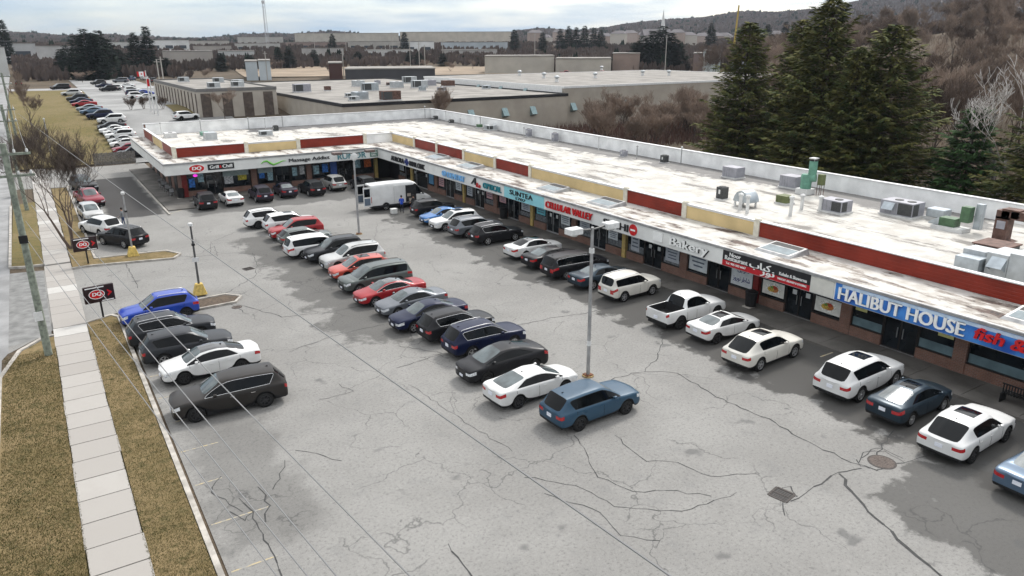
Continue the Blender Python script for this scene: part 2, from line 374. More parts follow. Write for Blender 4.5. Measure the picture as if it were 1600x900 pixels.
    for key, k_, mt in (('windshield', 2, GLASSL), ('rear_window', 3, GLASS), ('roof', 4, BLACKP), ('grille', 7, BLACKP), ('lower_trim', 8, BLACKP)):
        q = sub(lambda f: 0 if f.material_index == k_ else None, '', 1); P_[key] = q.mesh(key, mt, 50) if q.f else None
    P_['headlight'] = [sub(lr(5, sg), '', 1).mesh('headlight', HEADL, 50) for sg in (1, -1)]
    P_['taillight'] = [q.mesh('taillight', REDL, 50) if (q := sub(lr(6, sg), '', 1)).f else None for sg in (1, -1)]
    # handles
    P_['handle'] = []
    for sg in (1, -1):
        t = MB()
        for sx in ([wend - 1.15, wend - 2.05] if name not in ('coupe','van') else [wend - 1.35]):
            p = side_pt(sx-Lc/2, beltz-.17, sg)
            if p is not None: t.box(p.x-.10, p.y-.01, p.z-.015, p.x+.10, p.y+sg*.025, p.z+.015)
        P_['handle'].append(t.mesh('door_handle', BLACKP) if t.v else None)
    # roof rails and sunroof follow the roof
    def roof_pt(x, y):
        h = bvh.ray_cast(Vector((x, y, 4)), Vector((0, 0, -1))); return h[0]
    rx = [k[4][0] for k in ks if isinstance(k[4], tuple)]; rw_ = min(k[4][2] for k in ks if isinstance(k[4], tuple))
    P_['rail'] = []
    for sg in (1, -1):
        t = MB(); pts = [roof_pt(a-Lc/2, sg*rw_*.93) for a in [min(rx)+.12+(max(rx)-min(rx)-.3)*i/6 for i in range(7)]]
        pts = [p + Vector((0,0,.045)) for p in pts if p is not None]; t.tube([pts[0]-Vector((.05,0,.05))]+pts+[pts[-1]+Vector((.05,0,-.06))], .018, 6); P_['rail'].append(t.mesh('roof_rail', SILVER, 60))
    x0, x1 = max(rx)-1.0, max(rx)-.18
    t = MB(); n = 5
    vs2 = [roof_pt(x0+(x1-x0)*i/n-Lc/2, rw_*.62*(2*j/n-1)) + Vector((0,0,.006)) for i in range(n+1) for j in range(n+1)]
    t.add(vs2, [(i*(n+1)+j, i*(n+1)+j+1, (i+1)*(n+1)+j+1, (i+1)*(n+1)+j) for i in range(n) for j in range(n)])
    P_['sunroof'] = t.mesh('sunroof', GLASS, 50)
    t = MB(); a = roof_pt(min(rx)+.22-Lc/2, 0); t.add([a+Vector((-.06,-.02,0)), a+Vector((-.06,.02,0)), a+Vector((.09,0,0)), a+Vector((-.07,0,.05))], [(0,1,2),(0,1,3),(1,2,3),(0,2,3)]); P_['antenna'] = t.mesh('antenna', BLACKP)
    # mirrors
    P_['mirror'] = []
    cx = wend - .42 - Lc/2
    for sg in (1, -1):
        t = MB(); y0 = sg*hw*.93; t.lathe([(.0, -.09), (.06, -.08), (.085, 0), (.07, .06), (0, .075)], (cx, y0 + sg*.10, beltz+.06), 8, axis='x', cap=False)
        t.box(cx-.03, y0-sg*.05, beltz, cx+.03, y0+sg*.08, beltz+.05); P_['mirror'].append(t.mesh('mirror', BLACKP, 50))
    # plates
    h = bvh.ray_cast(Vector((-Lc, 0, .78)), Vector((1, 0, 0))); xr_ = h[0].x if h[0] else -Lc/2
    P_['plate'] = MB().box(xr_-.03, -.15, .70, xr_+.0, .15, .86).mesh('licence_plate', PLATE)
    hf = bvh.ray_cast(Vector((Lc, 0, .42)), Vector((-1, 0, 0))); xf_ = hf[0].x if hf[0] else Lc/2
    P_['fplate'] = MB().box(xf_-.0, -.15, .40, xf_+.03, .15, .52).mesh('licence_plate', PLATE)
    bm.free(); return P_
CARP = {}; cj = random.Random(77)
def wheel_meshes():
    t = MB(); t.lathe([(.60,.10),(.74,.115),(.96,.105),(1.0,.075),(1.0,-.075),(.96,-.105),(.7,-.11)], (0,0,0), 22, axis='y', cap=False)
    ty = t.mesh('tyre', RUBBER, 40); res = {}
    for nm, mt in (('silver', SILVER), ('black', DARKRIM)):
        r_ = MB(); r_.lathe([(.66,.10),(.62,.105),(.60,.04),(.0,.035)], (0,0,0), 22, axis='y', cap=False, mi=1)
        r_.lathe([(.67,.108),(.60,.112),(.59,.05),(.62,.04)], (0,0,0), 22, axis='y', cap=False, mi=0)
        r_.lathe([(.14,.10),(.12,.115),(0,.118)], (0,0,0), 10, axis='y', cap=False, mi=0)
        for k in range(5 if nm == 'silver' else 7):
            a = 2*math.pi*k/(5 if nm == 'silver' else 7); c, s_ = math.cos(a), math.sin(a); wd = .09
            pts = [(.1, -wd), (.62, -wd*.7), (.62, wd*.7), (.1, wd)]
            top = [(p*c-q*s_, -.100, p*s_+q*c) for p, q in pts]; bot = [(p*c-q*s_, -.05, p*s_+q*c) for p, q in pts]
            r_.add(top+bot, [(0,1,2,3),(0,1,5,4),(1,2,6,5),(2,3,7,6),(3,0,4,7)], 0)
        res[nm] = r_.mesh('rim', [mt, BLACKP], 35)
    return ty, res
TYRE, RIMS = wheel_meshes()
def car(kind, col, loc, rz, label, group=None, cat='car', name='parked_car', rim='silver', rails=False, sunroof=False, roofm=None, far=0, trim=None, glass=None, drop=()):
    if kind not in CARP: CARP[kind] = car_parts(kind)
    p = CARP[kind]; s = SPEC[kind]; t = thing(name, label, cat, loc, rz, group); t.scale = (cj.uniform(.965, 1.03), cj.uniform(.98, 1.02), cj.uniform(.965, 1.045))
    inst('body', p['body'], t, mats=[col, BLACKP])
    inst('roof', p['roof'], t, mats=[roofm or col])
    if p['windshield']: inst('windshield', p['windshield'], t)
    if p['rear_window']: inst('rear_window', p['rear_window'], t, mats=[GLASSL] if kind in ('sedan','big_sedan','coupe','civic') and not roofm else None)  # sedan rear glass gets the paler colour, imitating sky reflection
    for i in (0, 1): inst('side_window', p['side_window'][i], t)
    for i in (0, 1):
        if p['taillight'][i]: inst('taillight', p['taillight'][i], t)
    wy = s['W']/2 - .12
    for ax in (s['xr'], s['xr']+s['wb']):
        for sg in (1, -1):
            w_ = inst('wheel', TYRE, t, (ax - s['L']/2, sg*wy, s['rw']), rz=0 if sg < 0 else math.pi, scale=(s['rw'],)*3 if False else None)
            w_.scale = (s['rw'], 1, s['rw'])
            if far < 2: inst('rim', RIMS[rim], w_)
    if far < 2:
        for i in (0, 1): inst('headlight', p['headlight'][i], t)
        inst('lower_trim', p['lower_trim'], t); inst('grille', p['grille'], t)
        for i in (0, 1): inst('mirror', p['mirror'][i], t, mats=[col])
    if far < 1:
        for i in (0, 1):
            if p['trim'][i]: inst('window_trim', p['trim'][i], t, mats=[CHROME if trim == 'chrome' else BLACKP])
            if p['handle'][i]: inst('door_handle', p['handle'][i], t, mats=[CHROME if trim == 'chrome' else col])
        inst('licence_plate', p['plate'], t); inst('licence_plate', p['fplate'], t); inst('antenna', p['antenna'], t)
        if rails:
            for i in (0, 1): inst('roof_rail', p['rail'][i], t, mats=[SILVER if rails == 'silver' else BLACKP])
        if sunroof: inst('sunroof', p['sunroof'], t)
    return t
# ------------------------------------------------------------------ ground, lot, street
def nodes_mat(name, rough=.9):
    m = bpy.data.materials.new(name); m.use_nodes = True; MATS[name] = m; return m, m.node_tree, m.node_tree.nodes['Principled BSDF']
def noise(nt, pos, scale, detail=4, rough=.55):
    n = N(nt, 'ShaderNodeTexNoise'); n.inputs['Scale'].default_value = scale; n.inputs['Detail'].default_value = detail; n.inputs['Roughness'].default_value = rough
    nt.links.new(pos, n.inputs[0]); return n.outputs[0]
def mth(nt, op, a, b=None, c=None, clamp=False):
    n = N(nt, 'ShaderNodeMath', operation=op); n.use_clamp = clamp
    for i, v in enumerate((a, b, c)):
        if v is None: continue
        if isinstance(v, (int, float)): n.inputs[i].default_value = v
        else: nt.links.new(v, n.inputs[i])
    return n.outputs[0]
def step(nt, v, lo, hi):
    n = N(nt, 'ShaderNodeMapRange'); n.interpolation_type = 'SMOOTHSTEP'; n.inputs[1].default_value = lo; n.inputs[2].default_value = hi
    nt.links.new(v, n.inputs[0]); return n.outputs[0]
def mixc(nt, f, a, b, mode='MIX'):
    n = N(nt, 'ShaderNodeMixRGB', blend_type=mode)
    for i, v in enumerate((f, a, b)):
        if isinstance(v, (int, float)): n.inputs[i].default_value = v
        elif isinstance(v, tuple): n.inputs[i].default_value = (*v, 1)
        else: nt.links.new(v, n.inputs[i])
    return n.outputs[0]
def rect_mask(nt, X, Y, nz, x0, x1, y0, y1, soft=.35, amp=1.2):
    e = mth(nt, 'MULTIPLY_ADD', nz, amp, -amp/2)
    Xn = mth(nt, 'ADD', X, e); Yn = mth(nt, 'ADD', Y, e)
    a = mth(nt, 'MULTIPLY', step(nt, Xn, x0-soft, x0+soft), mth(nt, 'SUBTRACT', 1, step(nt, Xn, x1-soft, x1+soft)))
    b = mth(nt, 'MULTIPLY', step(nt, Yn, y0-soft, y0+soft), mth(nt, 'SUBTRACT', 1, step(nt, Yn, y1-soft, y1+soft)))
    return mth(nt, 'MULTIPLY', a, b)
def asphalt():
    m, nt, b = nodes_mat('aged_asphalt'); g = N(nt, 'ShaderNodeNewGeometry').outputs['Position']; sp = N(nt, 'ShaderNodeSeparateXYZ'); nt.links.new(g, sp.inputs[0]); X, Y = sp.outputs[0], sp.outputs[1]
    big = noise(nt, g, .16, 5, .6); midn = noise(nt, g, .9, 5, .65); fine = noise(nt, g, 7.5, 5, .85); grit = noise(nt, g, 24, 2, .8); edge = noise(nt, g, .45, 6, .62)
    c = mixc(nt, step(nt, big, .35, .68), (.208,.203,.193), (.252,.247,.235))
    c = mixc(nt, mth(nt, 'MULTIPLY', step(nt, midn, .52, .70), .30), c, (.16,.16,.158))
    c = mixc(nt, mth(nt, 'MULTIPLY', step(nt, grit, .50, .75), .42), c, (.10,.10,.10))
    c = mixc(nt, mth(nt, 'MULTIPLY', step(nt, fine, .53, .61), .5), c, (.085,.083,.08)); c = mixc(nt, mth(nt, 'MULTIPLY', step(nt, fine, .43, .36), .22), c, (.42,.415,.40))
    def dark(c, k, col, *r_, **kw): return mixc(nt, mth(nt, 'MULTIPLY', rect_mask(nt, X, Y, edge, *r_, **kw), k), c, col)
    c = dark(c, .95, (.066,.064,.061), 28.7, 60, -30, 41, amp=7)          # newer surface along the shops
    c = dark(c, .9, (.074,.072,.069), 28.3, 60, 41, 72, amp=7)
    c = dark(c, 1, (.058,.056,.055), 5.2, 10.2, 81, 108, amp=1.5)         # lane beside the corner unit
    c = dark(c, .7, (.070,.068,.065), 13.4, 21, 37, 66, amp=7, soft=.5)    # drips under the middle row
    c = dark(c, .36, (.065,.063,.06), 3.2, 6.6, 22.5, 48.5, amp=5, soft=.6)
    c = dark(c, .8, (.075,.073,.07), 23.5, 31, 6.5, 12.5, amp=7, soft=.3)
    c = dark(c, .7, (.075,.074,.072), 12.2, 40, 78, 86, amp=5)
    sp1 = noise(nt, g, .55, 3, .5); c = mixc(nt, mth(nt, 'MULTIPLY', step(nt, sp1, .66, .74), .6), c, (.085,.085,.085))
    # hairline crazing
    dv = N(nt, 'ShaderNodeVectorMath', operation='ADD'); nn = N(nt, 'ShaderNodeTexNoise'); nn.inputs['Scale'].default_value = .6; nn.inputs['Detail'].default_value = 6; nt.links.new(g, nn.inputs[0]); sc = N(nt, 'ShaderNodeVectorMath', operation='SCALE'); sc.inputs[3].default_value = 2.2; nt.links.new(nn.outputs[1], sc.inputs[0])
    nt.links.new(g, dv.inputs[0]); nt.links.new(sc.outputs[0], dv.inputs[1]); vo = N(nt, 'ShaderNodeTexVoronoi', feature='DISTANCE_TO_EDGE'); vo.inputs['Scale'].default_value = .27; nt.links.new(dv.outputs[0], vo.inputs[0])
    hl = mth(nt, 'SUBTRACT', 1, step(nt, vo.outputs[0], .002, .010)); hl = mth(nt, 'MULTIPLY', hl, step(nt, noise(nt, g, .22, 2), .46, .56))
    c = mixc(nt, mth(nt, 'MULTIPLY', hl, .5), c, (.05,.05,.05))
    nt.links.new(c, b.inputs['Base Color']); b.inputs['Roughness'].default_value = .9; b.inputs['Specular IOR Level'].default_value = .12
    bp = N(nt, 'ShaderNodeBump'); bp.inputs['Strength'].default_value = .5; bp.inputs['Distance'].default_value = .012; nt.links.new(grit, bp.inputs['Height']); nt.links.new(bp.outputs[0], b.inputs['Normal'])
    return m
ASPH = asphalt()
def turf(name, a, b_, c3, s1=.35):
    m, nt, b = nodes_mat(name); g = N(nt, 'ShaderNodeNewGeometry').outputs['Position']
    c = mixc(nt, step(nt, noise(nt, g, s1, 5, .65), .38, .62), a, b_)
    c = mixc(nt, step(nt, noise(nt, g, 2.2, 4, .7), .48, .68), c, c3)
    c = mixc(nt, mth(nt, 'MULTIPLY', step(nt, noise(nt, g, 14, 3, .7), .5, .72), .55), c, tuple(k*.45 for k in a))
    nt.links.new(c, b.inputs['Base Color']); b.inputs['Roughness'].default_value = .95; b.inputs['Specular IOR Level'].default_value = .1
    bp = N(nt, 'ShaderNodeBump'); bp.inputs['Strength'].default_value = 1; bp.inputs['Distance'].default_value = .08; nt.links.new(noise(nt, g, 5, 5, .7), bp.inputs['Height']); nt.links.new(bp.outputs[0], b.inputs['Normal'])
    return m
GRASS = turf('winter_grass', (.155,.118,.058), (.215,.16,.085), (.105,.088,.042))
LAWN = turf('lawn_grass', (.145,.118,.05), (.18,.14,.072), (.10,.095,.04), .12)
FIELD = turf('dry_field', (.085,.068,.050), (.12,.092,.066), (.06,.052,.038), .05)
def slabs():
    m, nt, b = nodes_mat('sidewalk_concrete'); g = N(nt, 'ShaderNodeNewGeometry').outputs['Position']; sp = N(nt, 'ShaderNodeSeparateXYZ'); nt.links.new(g, sp.inputs[0])
    i = mth(nt, 'FLOOR', mth(nt, 'DIVIDE', mth(nt, 'ADD', sp.outputs[1], 12.015), 1.62)); wn = N(nt, 'ShaderNodeTexWhiteNoise', noise_dimensions='1D'); nt.links.new(i, wn.inputs['W'])
    c = mixc(nt, wn.outputs[0], (.27,.252,.232), (.345,.328,.305)); c = mixc(nt, mth(nt, 'MULTIPLY', step(nt, wn.outputs[0], .80, .84), .7), c, (.44,.43,.41))
    c = mixc(nt, mth(nt, 'MULTIPLY', step(nt, noise(nt, g, 1.1, 6, .7), .45, .7), .35), c, (.28,.26,.24)); c = mixc(nt, mth(nt, 'MULTIPLY', step(nt, noise(nt, g, 18, 3, .7), .55, .75), .25), c, (.2,.19,.18))
    nt.links.new(c, b.inputs['Base Color']); b.inputs['Roughness'].default_value = .9; return m
SLAB = slabs()
KERB = mat('kerb_concrete', (.38,.355,.32), .9, var=.35, vscale=2.2, bump=.3)
WALKC = mat('shop_walk_concrete', (.13,.122,.112), .9, var=.4, vscale=.5, bump=.2)
ROADM = mat('street_asphalt', (.25,.25,.25), .9, var=.25, vscale=.5)
CRACKM = mat('crack_sealant', (.045,.045,.045), .8, var=.3, vscale=5)
DIRT = mat('bed_mulch', (.10,.075,.055), .95, var=.4, vscale=6, bump=.5)

def smo(t): t = max(0, min(1, t)); return t*t*(3-2*t)
def th(x, y):
    """height of the land: flat round the plaza, a low rise behind it, wooded hills far off"""
    d = math.hypot(x, y); az = math.atan2(x, y)
    z = 4.2 * max((1 - smo((x-45)/45)) * smo((y-122)/45) if y > 0 else 0, smo((d-170)/150))
    z += 11 * smo((d-330)/420)
    k = max(0, min(1, (az - R(46)) / R(18))) * (1 - smo((az-R(90))/R(20)))
    return z * (1 - k*.5) + k * 20 * smo((d-100)/250)
def GP(px, py):
    q = ray(px, py); t = 50 / q.length; p = Vector((0, 0, CAMH)) + q*t
    while p.z > th(p.x, p.y) and t*q.length < 1200: t *= 1.01; p = Vector((0, 0, CAMH)) + q*t
    return Vector((p.x, p.y, th(p.x, p.y)))
def crest(az):
    pts = [(-20,36),(0,35),(8,36),(14,33),(20,42),(24,37),(30,33),(36,48),(42,66),(46,74),(50,84),(54,98),(58,118),(62,135),(75,150),(95,150)]
    a = math.degrees(az)
    if a <= pts[0][0]: return pts[0][1]
    for (a0, z0), (a1, z1) in zip(pts, pts[1:]):
        if a <= a1: t = (a-a0)/(a1-a0); t = t*t*(3-2*t); return z0+(z1-z0)*t
    return pts[-1][1]
mb = MB(); na, ds = 300, [0, 30, 60, 90] + [94+4*i for i in range(28)] + [212+10*i for i in range(14)] + [360, 380, 400, 430, 470, 520, 580, 650, 720, 800, 900]
for i in range(na+1):
    az = R(-75 + 190*i/na)
    for d in ds:
        x, y = d*math.sin(az), d*math.cos(az); mb.v.append((x, y, th(x, y) - .03))
nd = len(ds)
for i in range(na):
    for j in range(nd-1): mb.f.append((i*nd+j, i*nd+j+1, (i+1)*nd+j+1, (i+1)*nd+j)); mb.m.append(0)
mb.add([(-60,-60,-.03),(120,-60,-.03),(120,0,-.031),(-60,0,-.031)], [(0,1,2,3)])
g_ = mb.build('ground', FIELD, smooth=60); tag(g_, kind='structure')
# wooded hills: displaced, tree-top texture
HILL = turf('hill_woods', (.085,.066,.062), (.11,.085,.075), (.045,.050,.038), .012)
mb = MB(); hr = random.Random(3); na2 = 500; hd = [860]+[900+50*i for i in range(27)]+[2300,2400]
ph = [hr.uniform(0, 6.28) for _ in range(12)]
for i in range(na2+1):
    azd = -70 + 180*i/na2; az = R(azd)
    for j, d in enumerate(hd):
        t = (d-860)/1340; t = min(1, t); s_ = t*t*(3-2*t); c_ = crest(az)
        z = 12 + (c_-12)*s_ + 5*s_*math.sin(az*23+ph[0]+d*.003) + 3*s_*math.sin(az*51+ph[1]-d*.004)
        z += hr.uniform(-1, 1) if j else -8
        if d > 2250: z -= 60
        mb.v.append((d*math.sin(az), d*math.cos(az), z))
nd = len(hd)
for i in range(na2):
    for j in range(nd-1): mb.f.append((i*nd+j, i*nd+j+1, (i+1)*nd+j+1, (i+1)*nd+j)); mb.m.append(0)
tag(mb.build('hills', HILL), kind='structure')

def sheet(name, poly, z, m_, kind='structure'):
    mb = MB(); mb.add([(x, y, z) for x, y in poly], [tuple(range(len(poly)))]); o = mb.build(name, m_); return tag(o, kind=kind)
def slab(name, poly, z0, z1, m_, bev=0):
    return tag(MB().prism(poly, z0, z1).build(name, m_, bev=bev), kind='structure')
sheet('parking_lot', [(2.9,-20),(57,-20),(57,86),(13.3,88),(13.3,120.2),(-3.1,120.2),(-3.1,105.4),(2.4,104),(2.3,64.2),(-3.15,64.8),(-3.15,46.9),(-1,49.6),(2.9,51)], .0, ASPH)
def drape(name, c, m_, dz=.12, nx=6, ny=40, kind='structure'):
    mb = MB(); (a, b_, c_, d_) = [Vector((p[0], p[1], 0)) for p in c]
    for j in range(ny+1):
        for i in range(nx+1):
            p = a.lerp(b_, i/nx).lerp(d_.lerp(c_, i/nx), j/ny); mb.v.append((p.x, p.y, th(p.x, p.y)+dz))
    for j in range(ny):
        for i in range(nx): k = j*(nx+1)+i; mb.f.append((k, k+1, k+nx+2, k+nx+1)); mb.m.append(0)
    return tag(mb.build(name, m_, smooth=60), kind=kind)
FARA = mat('far_asphalt', (.27,.27,.265), .9, var=.3, vscale=.12)
sheet('street', [(-16,-20),(-3.55,-20),(-3.45,46),(-3.15,47),(-3.1,121),(-16,121)], .0, ROADM)
drape('street', [(-16,121),(-3.1,121),(-3.1,420),(-16,420)], ROADM, .10, 4, 90)
drape('far_parking_lot', [(12.2,120),(33,120),(36,330),(15.5,330)], FARA, .13, 8, 70)
drape('far_parking_lot', [(33,128),(64,128),(64,133),(33,133)], FARA, .16, 12, 4)
drape('cross_street', [(-3.1,255),(90,235),(90,246),(-3.1,267)], mat('cross_street_asphalt', (.3,.3,.3), .9, var=.2, vscale=.2), .22, 30, 5)
drape('lawn', [(-2.9,121.5),(12,121.5),(14.6,254),(-2.9,255)], LAWN, .18, 8, 60)
drape('lawn', [(24,156),(31,156),(31,175),(25,175)], LAWN, .22, 4, 8)
drape('field', [(75,310),(200,262),(235,330),(95,420)], mat('sandy_field', (.25,.195,.14), .95, var=.25, vscale=.08), .3, 30, 20)
# grass blocks, a kerb height above the road
slab('grass_verge', [(-3.4,-20),(-.9,-20),(-.9,48.2),(-1.4,48.0),(-2.5,46.6),(-3.4,43.2)], -.02, .11, GRASS)
slab('grass_strip', [(.9,-20),(2.55,-20),(2.55,49.6),(2.3,50.2),(.9,49.6)], -.02, .12, GRASS)
slab('grass_verge', [(-3.0,66.5),(-.9,66.3),(-.9,95),(-2.9,94)], -.02, .11, LAWN)
slab('grass_strip', [(.95,63.9),(2.3,63.9),(7.9,62.6),(8.4,63.6),(7.6,65.0),(2.5,65.6),(2.5,103),(.95,103)], -.02, .11, GRASS)
slab('grass_island', [(5.9,48.7),(9.4,48.9),(9.9,49.7),(9.2,50.5),(5.9,50.3)], -.02, .10, DIRT)
# kerbs (each a run of concrete)
def kerb(pts, w_=.16, h=.14):
    mb = MB(); pts = [Vector((x, y, 0)) for x, y in pts]
    for i, (a, b) in enumerate(zip(pts, pts[1:])):
        d = (b-a).normalized(); n_ = Vector((-d.y, d.x, 0))*w_/2; a = a - d*.02*(i > 0); e = h + .0015*(i % 2)
        mb.add([a-n_-Vector((0,0,.03)), b-n_-Vector((0,0,.03)), b+n_-Vector((0,0,.03)), a+n_-Vector((0,0,.03))]+[Vector((p.x,p.y,e)) for p in (a-n_, b-n_, b+n_, a+n_)],
            [(0,3,2,1),(4,5,6,7),(0,1,5,4),(1,2,6,5),(2,3,7,6),(3,0,4,7)])
    tag(mb.build('kerb', KERB), kind='structure')
kerb([(2.68,-20),(2.68,49.8),(2.3,50.45),(.9,49.75)], .2)
kerb([(-3.5,-20),(-3.5,43),(-2.6,46.8),(-1.5,48.3),(-.9,48.5)], .22)
kerb([(-3.1,94),(-3.1,66.6),(-2.2,66.2),(-.9,66.1)], .2)
kerb([(.9,63.7),(2.3,63.7),(7.9,62.4),(8.6,63.5),(7.8,65.2),(2.62,65.8),(2.62,104),(5.9,106)], .17)
kerb([(5.8,48.5),(9.5,48.7),(10.1,49.7),(9.3,50.7),(5.8,50.5)], .16)
kerb([(10.4,80),(10.4,104)], .15)
# sidewalk slabs with open joints
mb = MB(); y = -12.0; i = 0
while y < 125:
    d = 1.60
    if not (50.0 < y < 64.5):
        j = hr.uniform(-.03, .03); mb.box(-.88+j, y, -.02, .88+j, y+d-.03, .125+hr.uniform(-.006,.006))
    else: mb.box(-.9, y, -.02, .9, y+d-.012, .03)
    y += 1.62; i += 1
tag(mb.build('sidewalk', SLAB), kind='structure')
sheet('driveway_apron', [(-3.15,48),(-1,49),(-1,64.6),(-3.15,65)], .005, mat('apron_asphalt', (.19,.19,.185), .9, var=.3, vscale=1.6, bump=.2))
# shop walk
mb = MB(); y = -8.0
while y < 86:
    for x0, x1 in ((35.35, 36.5), (36.5, 37.85)): mb.box(x0+.01, y, -.02, x1-.01, y+2.55, .145)
    y += 2.58
mb.box(35.2, -8, -.02, 35.34, 86, .15)
x = 11.0
while x < 35:
    mb.box(x, 86.0, -.02, x+2.5, 88.3, .145); x += 2.53
mb.box(10.6, 82, -.02, 13.3, 114, .12)
tag(mb.build('shop_walk', WALKC, warp=False), kind='structure')
# cracks
CR = [([(1035,530),(1027,560),(1007,580),(960,590),(880,640)],.05), ([(1007,580),(1060,583),(1120,620),(1200,655),(1260,690),(1330,722),(1370,735)],.07),
 ([(1370,735),(1410,722),(1450,712)],.05),([(1235,783),(1290,750),(1312,740),(1345,732)],.07),([(1312,740),(1330,768),(1355,800),(1390,830),(1430,870),(1470,900)],.13),
 ([(1395,672),(1380,695),(1370,715)],.06),([(1345,715),(1360,702),(1380,700),(1410,716)],.04),([(1340,722),(1350,708),(1368,706),(1382,705),(1396,712),(1412,722)],.04),([(1337,718),(1345,728),(1358,732)],.04),
 ([(1200,770),(1235,760),(1244,775),(1222,782)],.05),([(1222,785),(1226,805)],.05),
 ([(800,510),(870,495),(915,490),(960,478),(1000,472)],.05),([(620,540),(700,553)],.04),([(690,553),(620,575)],.05),
 ([(700,850),(740,905)],.06),([(380,800),(330,770),(345,745)],.05),([(405,760),(420,790),(415,815)],.07),([(220,392),(300,402),(365,395),(400,398)],.05),([(300,402),(335,385),(340,400)],.04),([(330,395),(330,378),(400,350)],.04),([(395,395),(402,415),(400,430),(350,460)],.05),
 ([(370,475),(440,495),(520,487),(600,470)],.06),([(450,550),(520,525),(600,507)],.05),([(340,480),(352,470),(385,490)],.05),([(195,410),(215,450)],.06),
 ([(960,680),(1010,720),(1060,722),(1110,745),(1180,740)],.04),([(900,680),(935,745),(990,770),(1040,765),(1110,775)],.04),([(820,745),(900,758),(960,790),(1030,800),(1080,795),(1150,770)],.04),([(850,772),(940,800),(970,835),(1030,845)],.04),
 ([(370,780),(395,800),(410,835),(420,850),(430,880),(440,900)],.05),([(395,800),(380,815),(360,800)],.04),([(425,765),(440,740),(445,720)],.04),([(460,705),(495,710),(533,720)],.04),([(500,625),(550,612),(530,600)],.03),
 ([(660,350),(700,372),(740,385),(770,392),(800,412),(830,420)],.04),([(585,375),(590,350),(625,340)],.03),([(540,335),(600,328),(640,322)],.03),([(480,460),(560,445)],.03),([(640,600),(720,655),(800,705)],.03)]
mb = MB(); cr_ = random.Random(11)
for pts, w_ in CR:
    if w_ == 0: continue
    q = [P(*p) for p in pts]; path = []
    for a, b in zip(q, q[1:]):
        n_ = max(2, int((b-a).length/.35)); d = (b-a).normalized(); s_ = Vector((-d.y, d.x, 0))
        for k in range(n_): path.append(a.lerp(b, k/n_) + s_*cr_.uniform(-.09, .09))
    path.append(q[-1])
    for k in range(len(path)-1):
        a, b = path[k], path[k+1]; d = (b-a).normalized(); s_ = Vector((-d.y, d.x, 0)); wa = w_*cr_.uniform(.35, 1.1)
        z = Vector((0,0,.006+.0006*(k % 5)))
        mb.add([a-s_*wa*.5+z, b+d*.03-s_*wa*.5+z, b+d*.03+s_*wa*.5+z, a+s_*wa*.5+z], [(0,1,2,3)])
tag(mb.build('pavement_cracks', CRACKM), kind='structure')
# faded yellow stall marks
YEL = mat('faded_yellow_paint', (.34,.28,.17), .9, var=.4, vscale=6, col2=(.24,.235,.22), ramp=(.42,.6))
mb = MB()
for k in range(10): y = 18.6+k*2.95; mb.add([(3.0,y,.005),(4.0+(k%3)*.5,y,.005),(4.0+(k%3)*.5,y+.07,.005),(3.0,y+.07,.005)], [(0,1,2,3)])
for k in range(22): y = 13.4+k*2.82; mb.add([(34.0,y,.005),(35.1,y,.005),(35.1,y+.09,.005),(34.0,y+.09,.005)], [(0,1,2,3)])
for k in range(8): x = 12.2+k*2.95; mb.add([(x,83.2,.005),(x+.09,83.2,.005),(x+.09,85.7,.005),(x,85.7,.005)], [(0,1,2,3)])
mb.add([(10.5,80.6,.006),(10.6,80.6,.006),(11.9,82.0,.006),(11.8,82.1,.006)], [(0,1,2,3)])
tag(mb.build('stall_marks', YEL), kind='structure')
# grates and manhole covers
IRON = mat('cast_iron', (.05,.042,.038), .7, var=.4, vscale=12)
def manhole(p, r_, label, grp=None):
    t = thing('manhole_cover', label, 'manhole cover', (p.x, p.y, 0), 0, grp)
    MB().lathe([(r_, 0), (r_, .012), (r_*.88, .012)], n=24).build('rim', IRON, t); mb = MB(); mb.lathe([(r_*.86, .0), (r_*.86, .016), (0, .016)], n=24)
    for k in range(-3, 4): mb.box(-r_*.6, k*r_*.2-.015, .016, r_*.6, k*r_*.2+.015, .022)
    mb.build('lid', mat('rusty_lid', (.10,.08,.07), .8, var=.4, vscale=14), t)
manhole(P(1378,722), .55, 'round rusty manhole cover ringed by tarred cracks behind the large white SUV')
manhole(P(370,480), .33, 'small round cover ringed by a cracked patch near the yellow lamp base')
def grate(p, s_, label):
    t = thing('drain_grate', label, 'drain grate', (p.x, p.y, 0), R(12)); mb = MB()
    for a in (-1, 1): mb.box(-s_, a*s_-.04, 0, s_, a*s_+.04, .02); mb.box(a*s_-.04, -s_+.04, 0, a*s_+.04, s_-.04, .02)
    mb.box(-.03, -s_+.04, 0, .03, s_-.04, .018); mb.build('frame', IRON, t)
    mb = MB(); mb.add([(-s_,-s_,.003),(s_,-s_,.003),(s_,s_,.003),(-s_,s_,.003)], [(0,1,2,3)]); mb.build('pit', BLACKP, t)
    mb = MB(); k = -s_+.1
    while k < s_-.05: mb.box(-s_+.05, k, .004, -.04, k+.03, .015); mb.box(.04, k, .004, s_-.05, k+.03, .015); k += .09
    mb.build('bars', IRON, t)
grate(P(1221,773), .36, 'square iron storm drain grate in the open asphalt at lower right')
grate(P(388,420), .34, 'dark drain grate in the asphalt beyond the short lamp post')
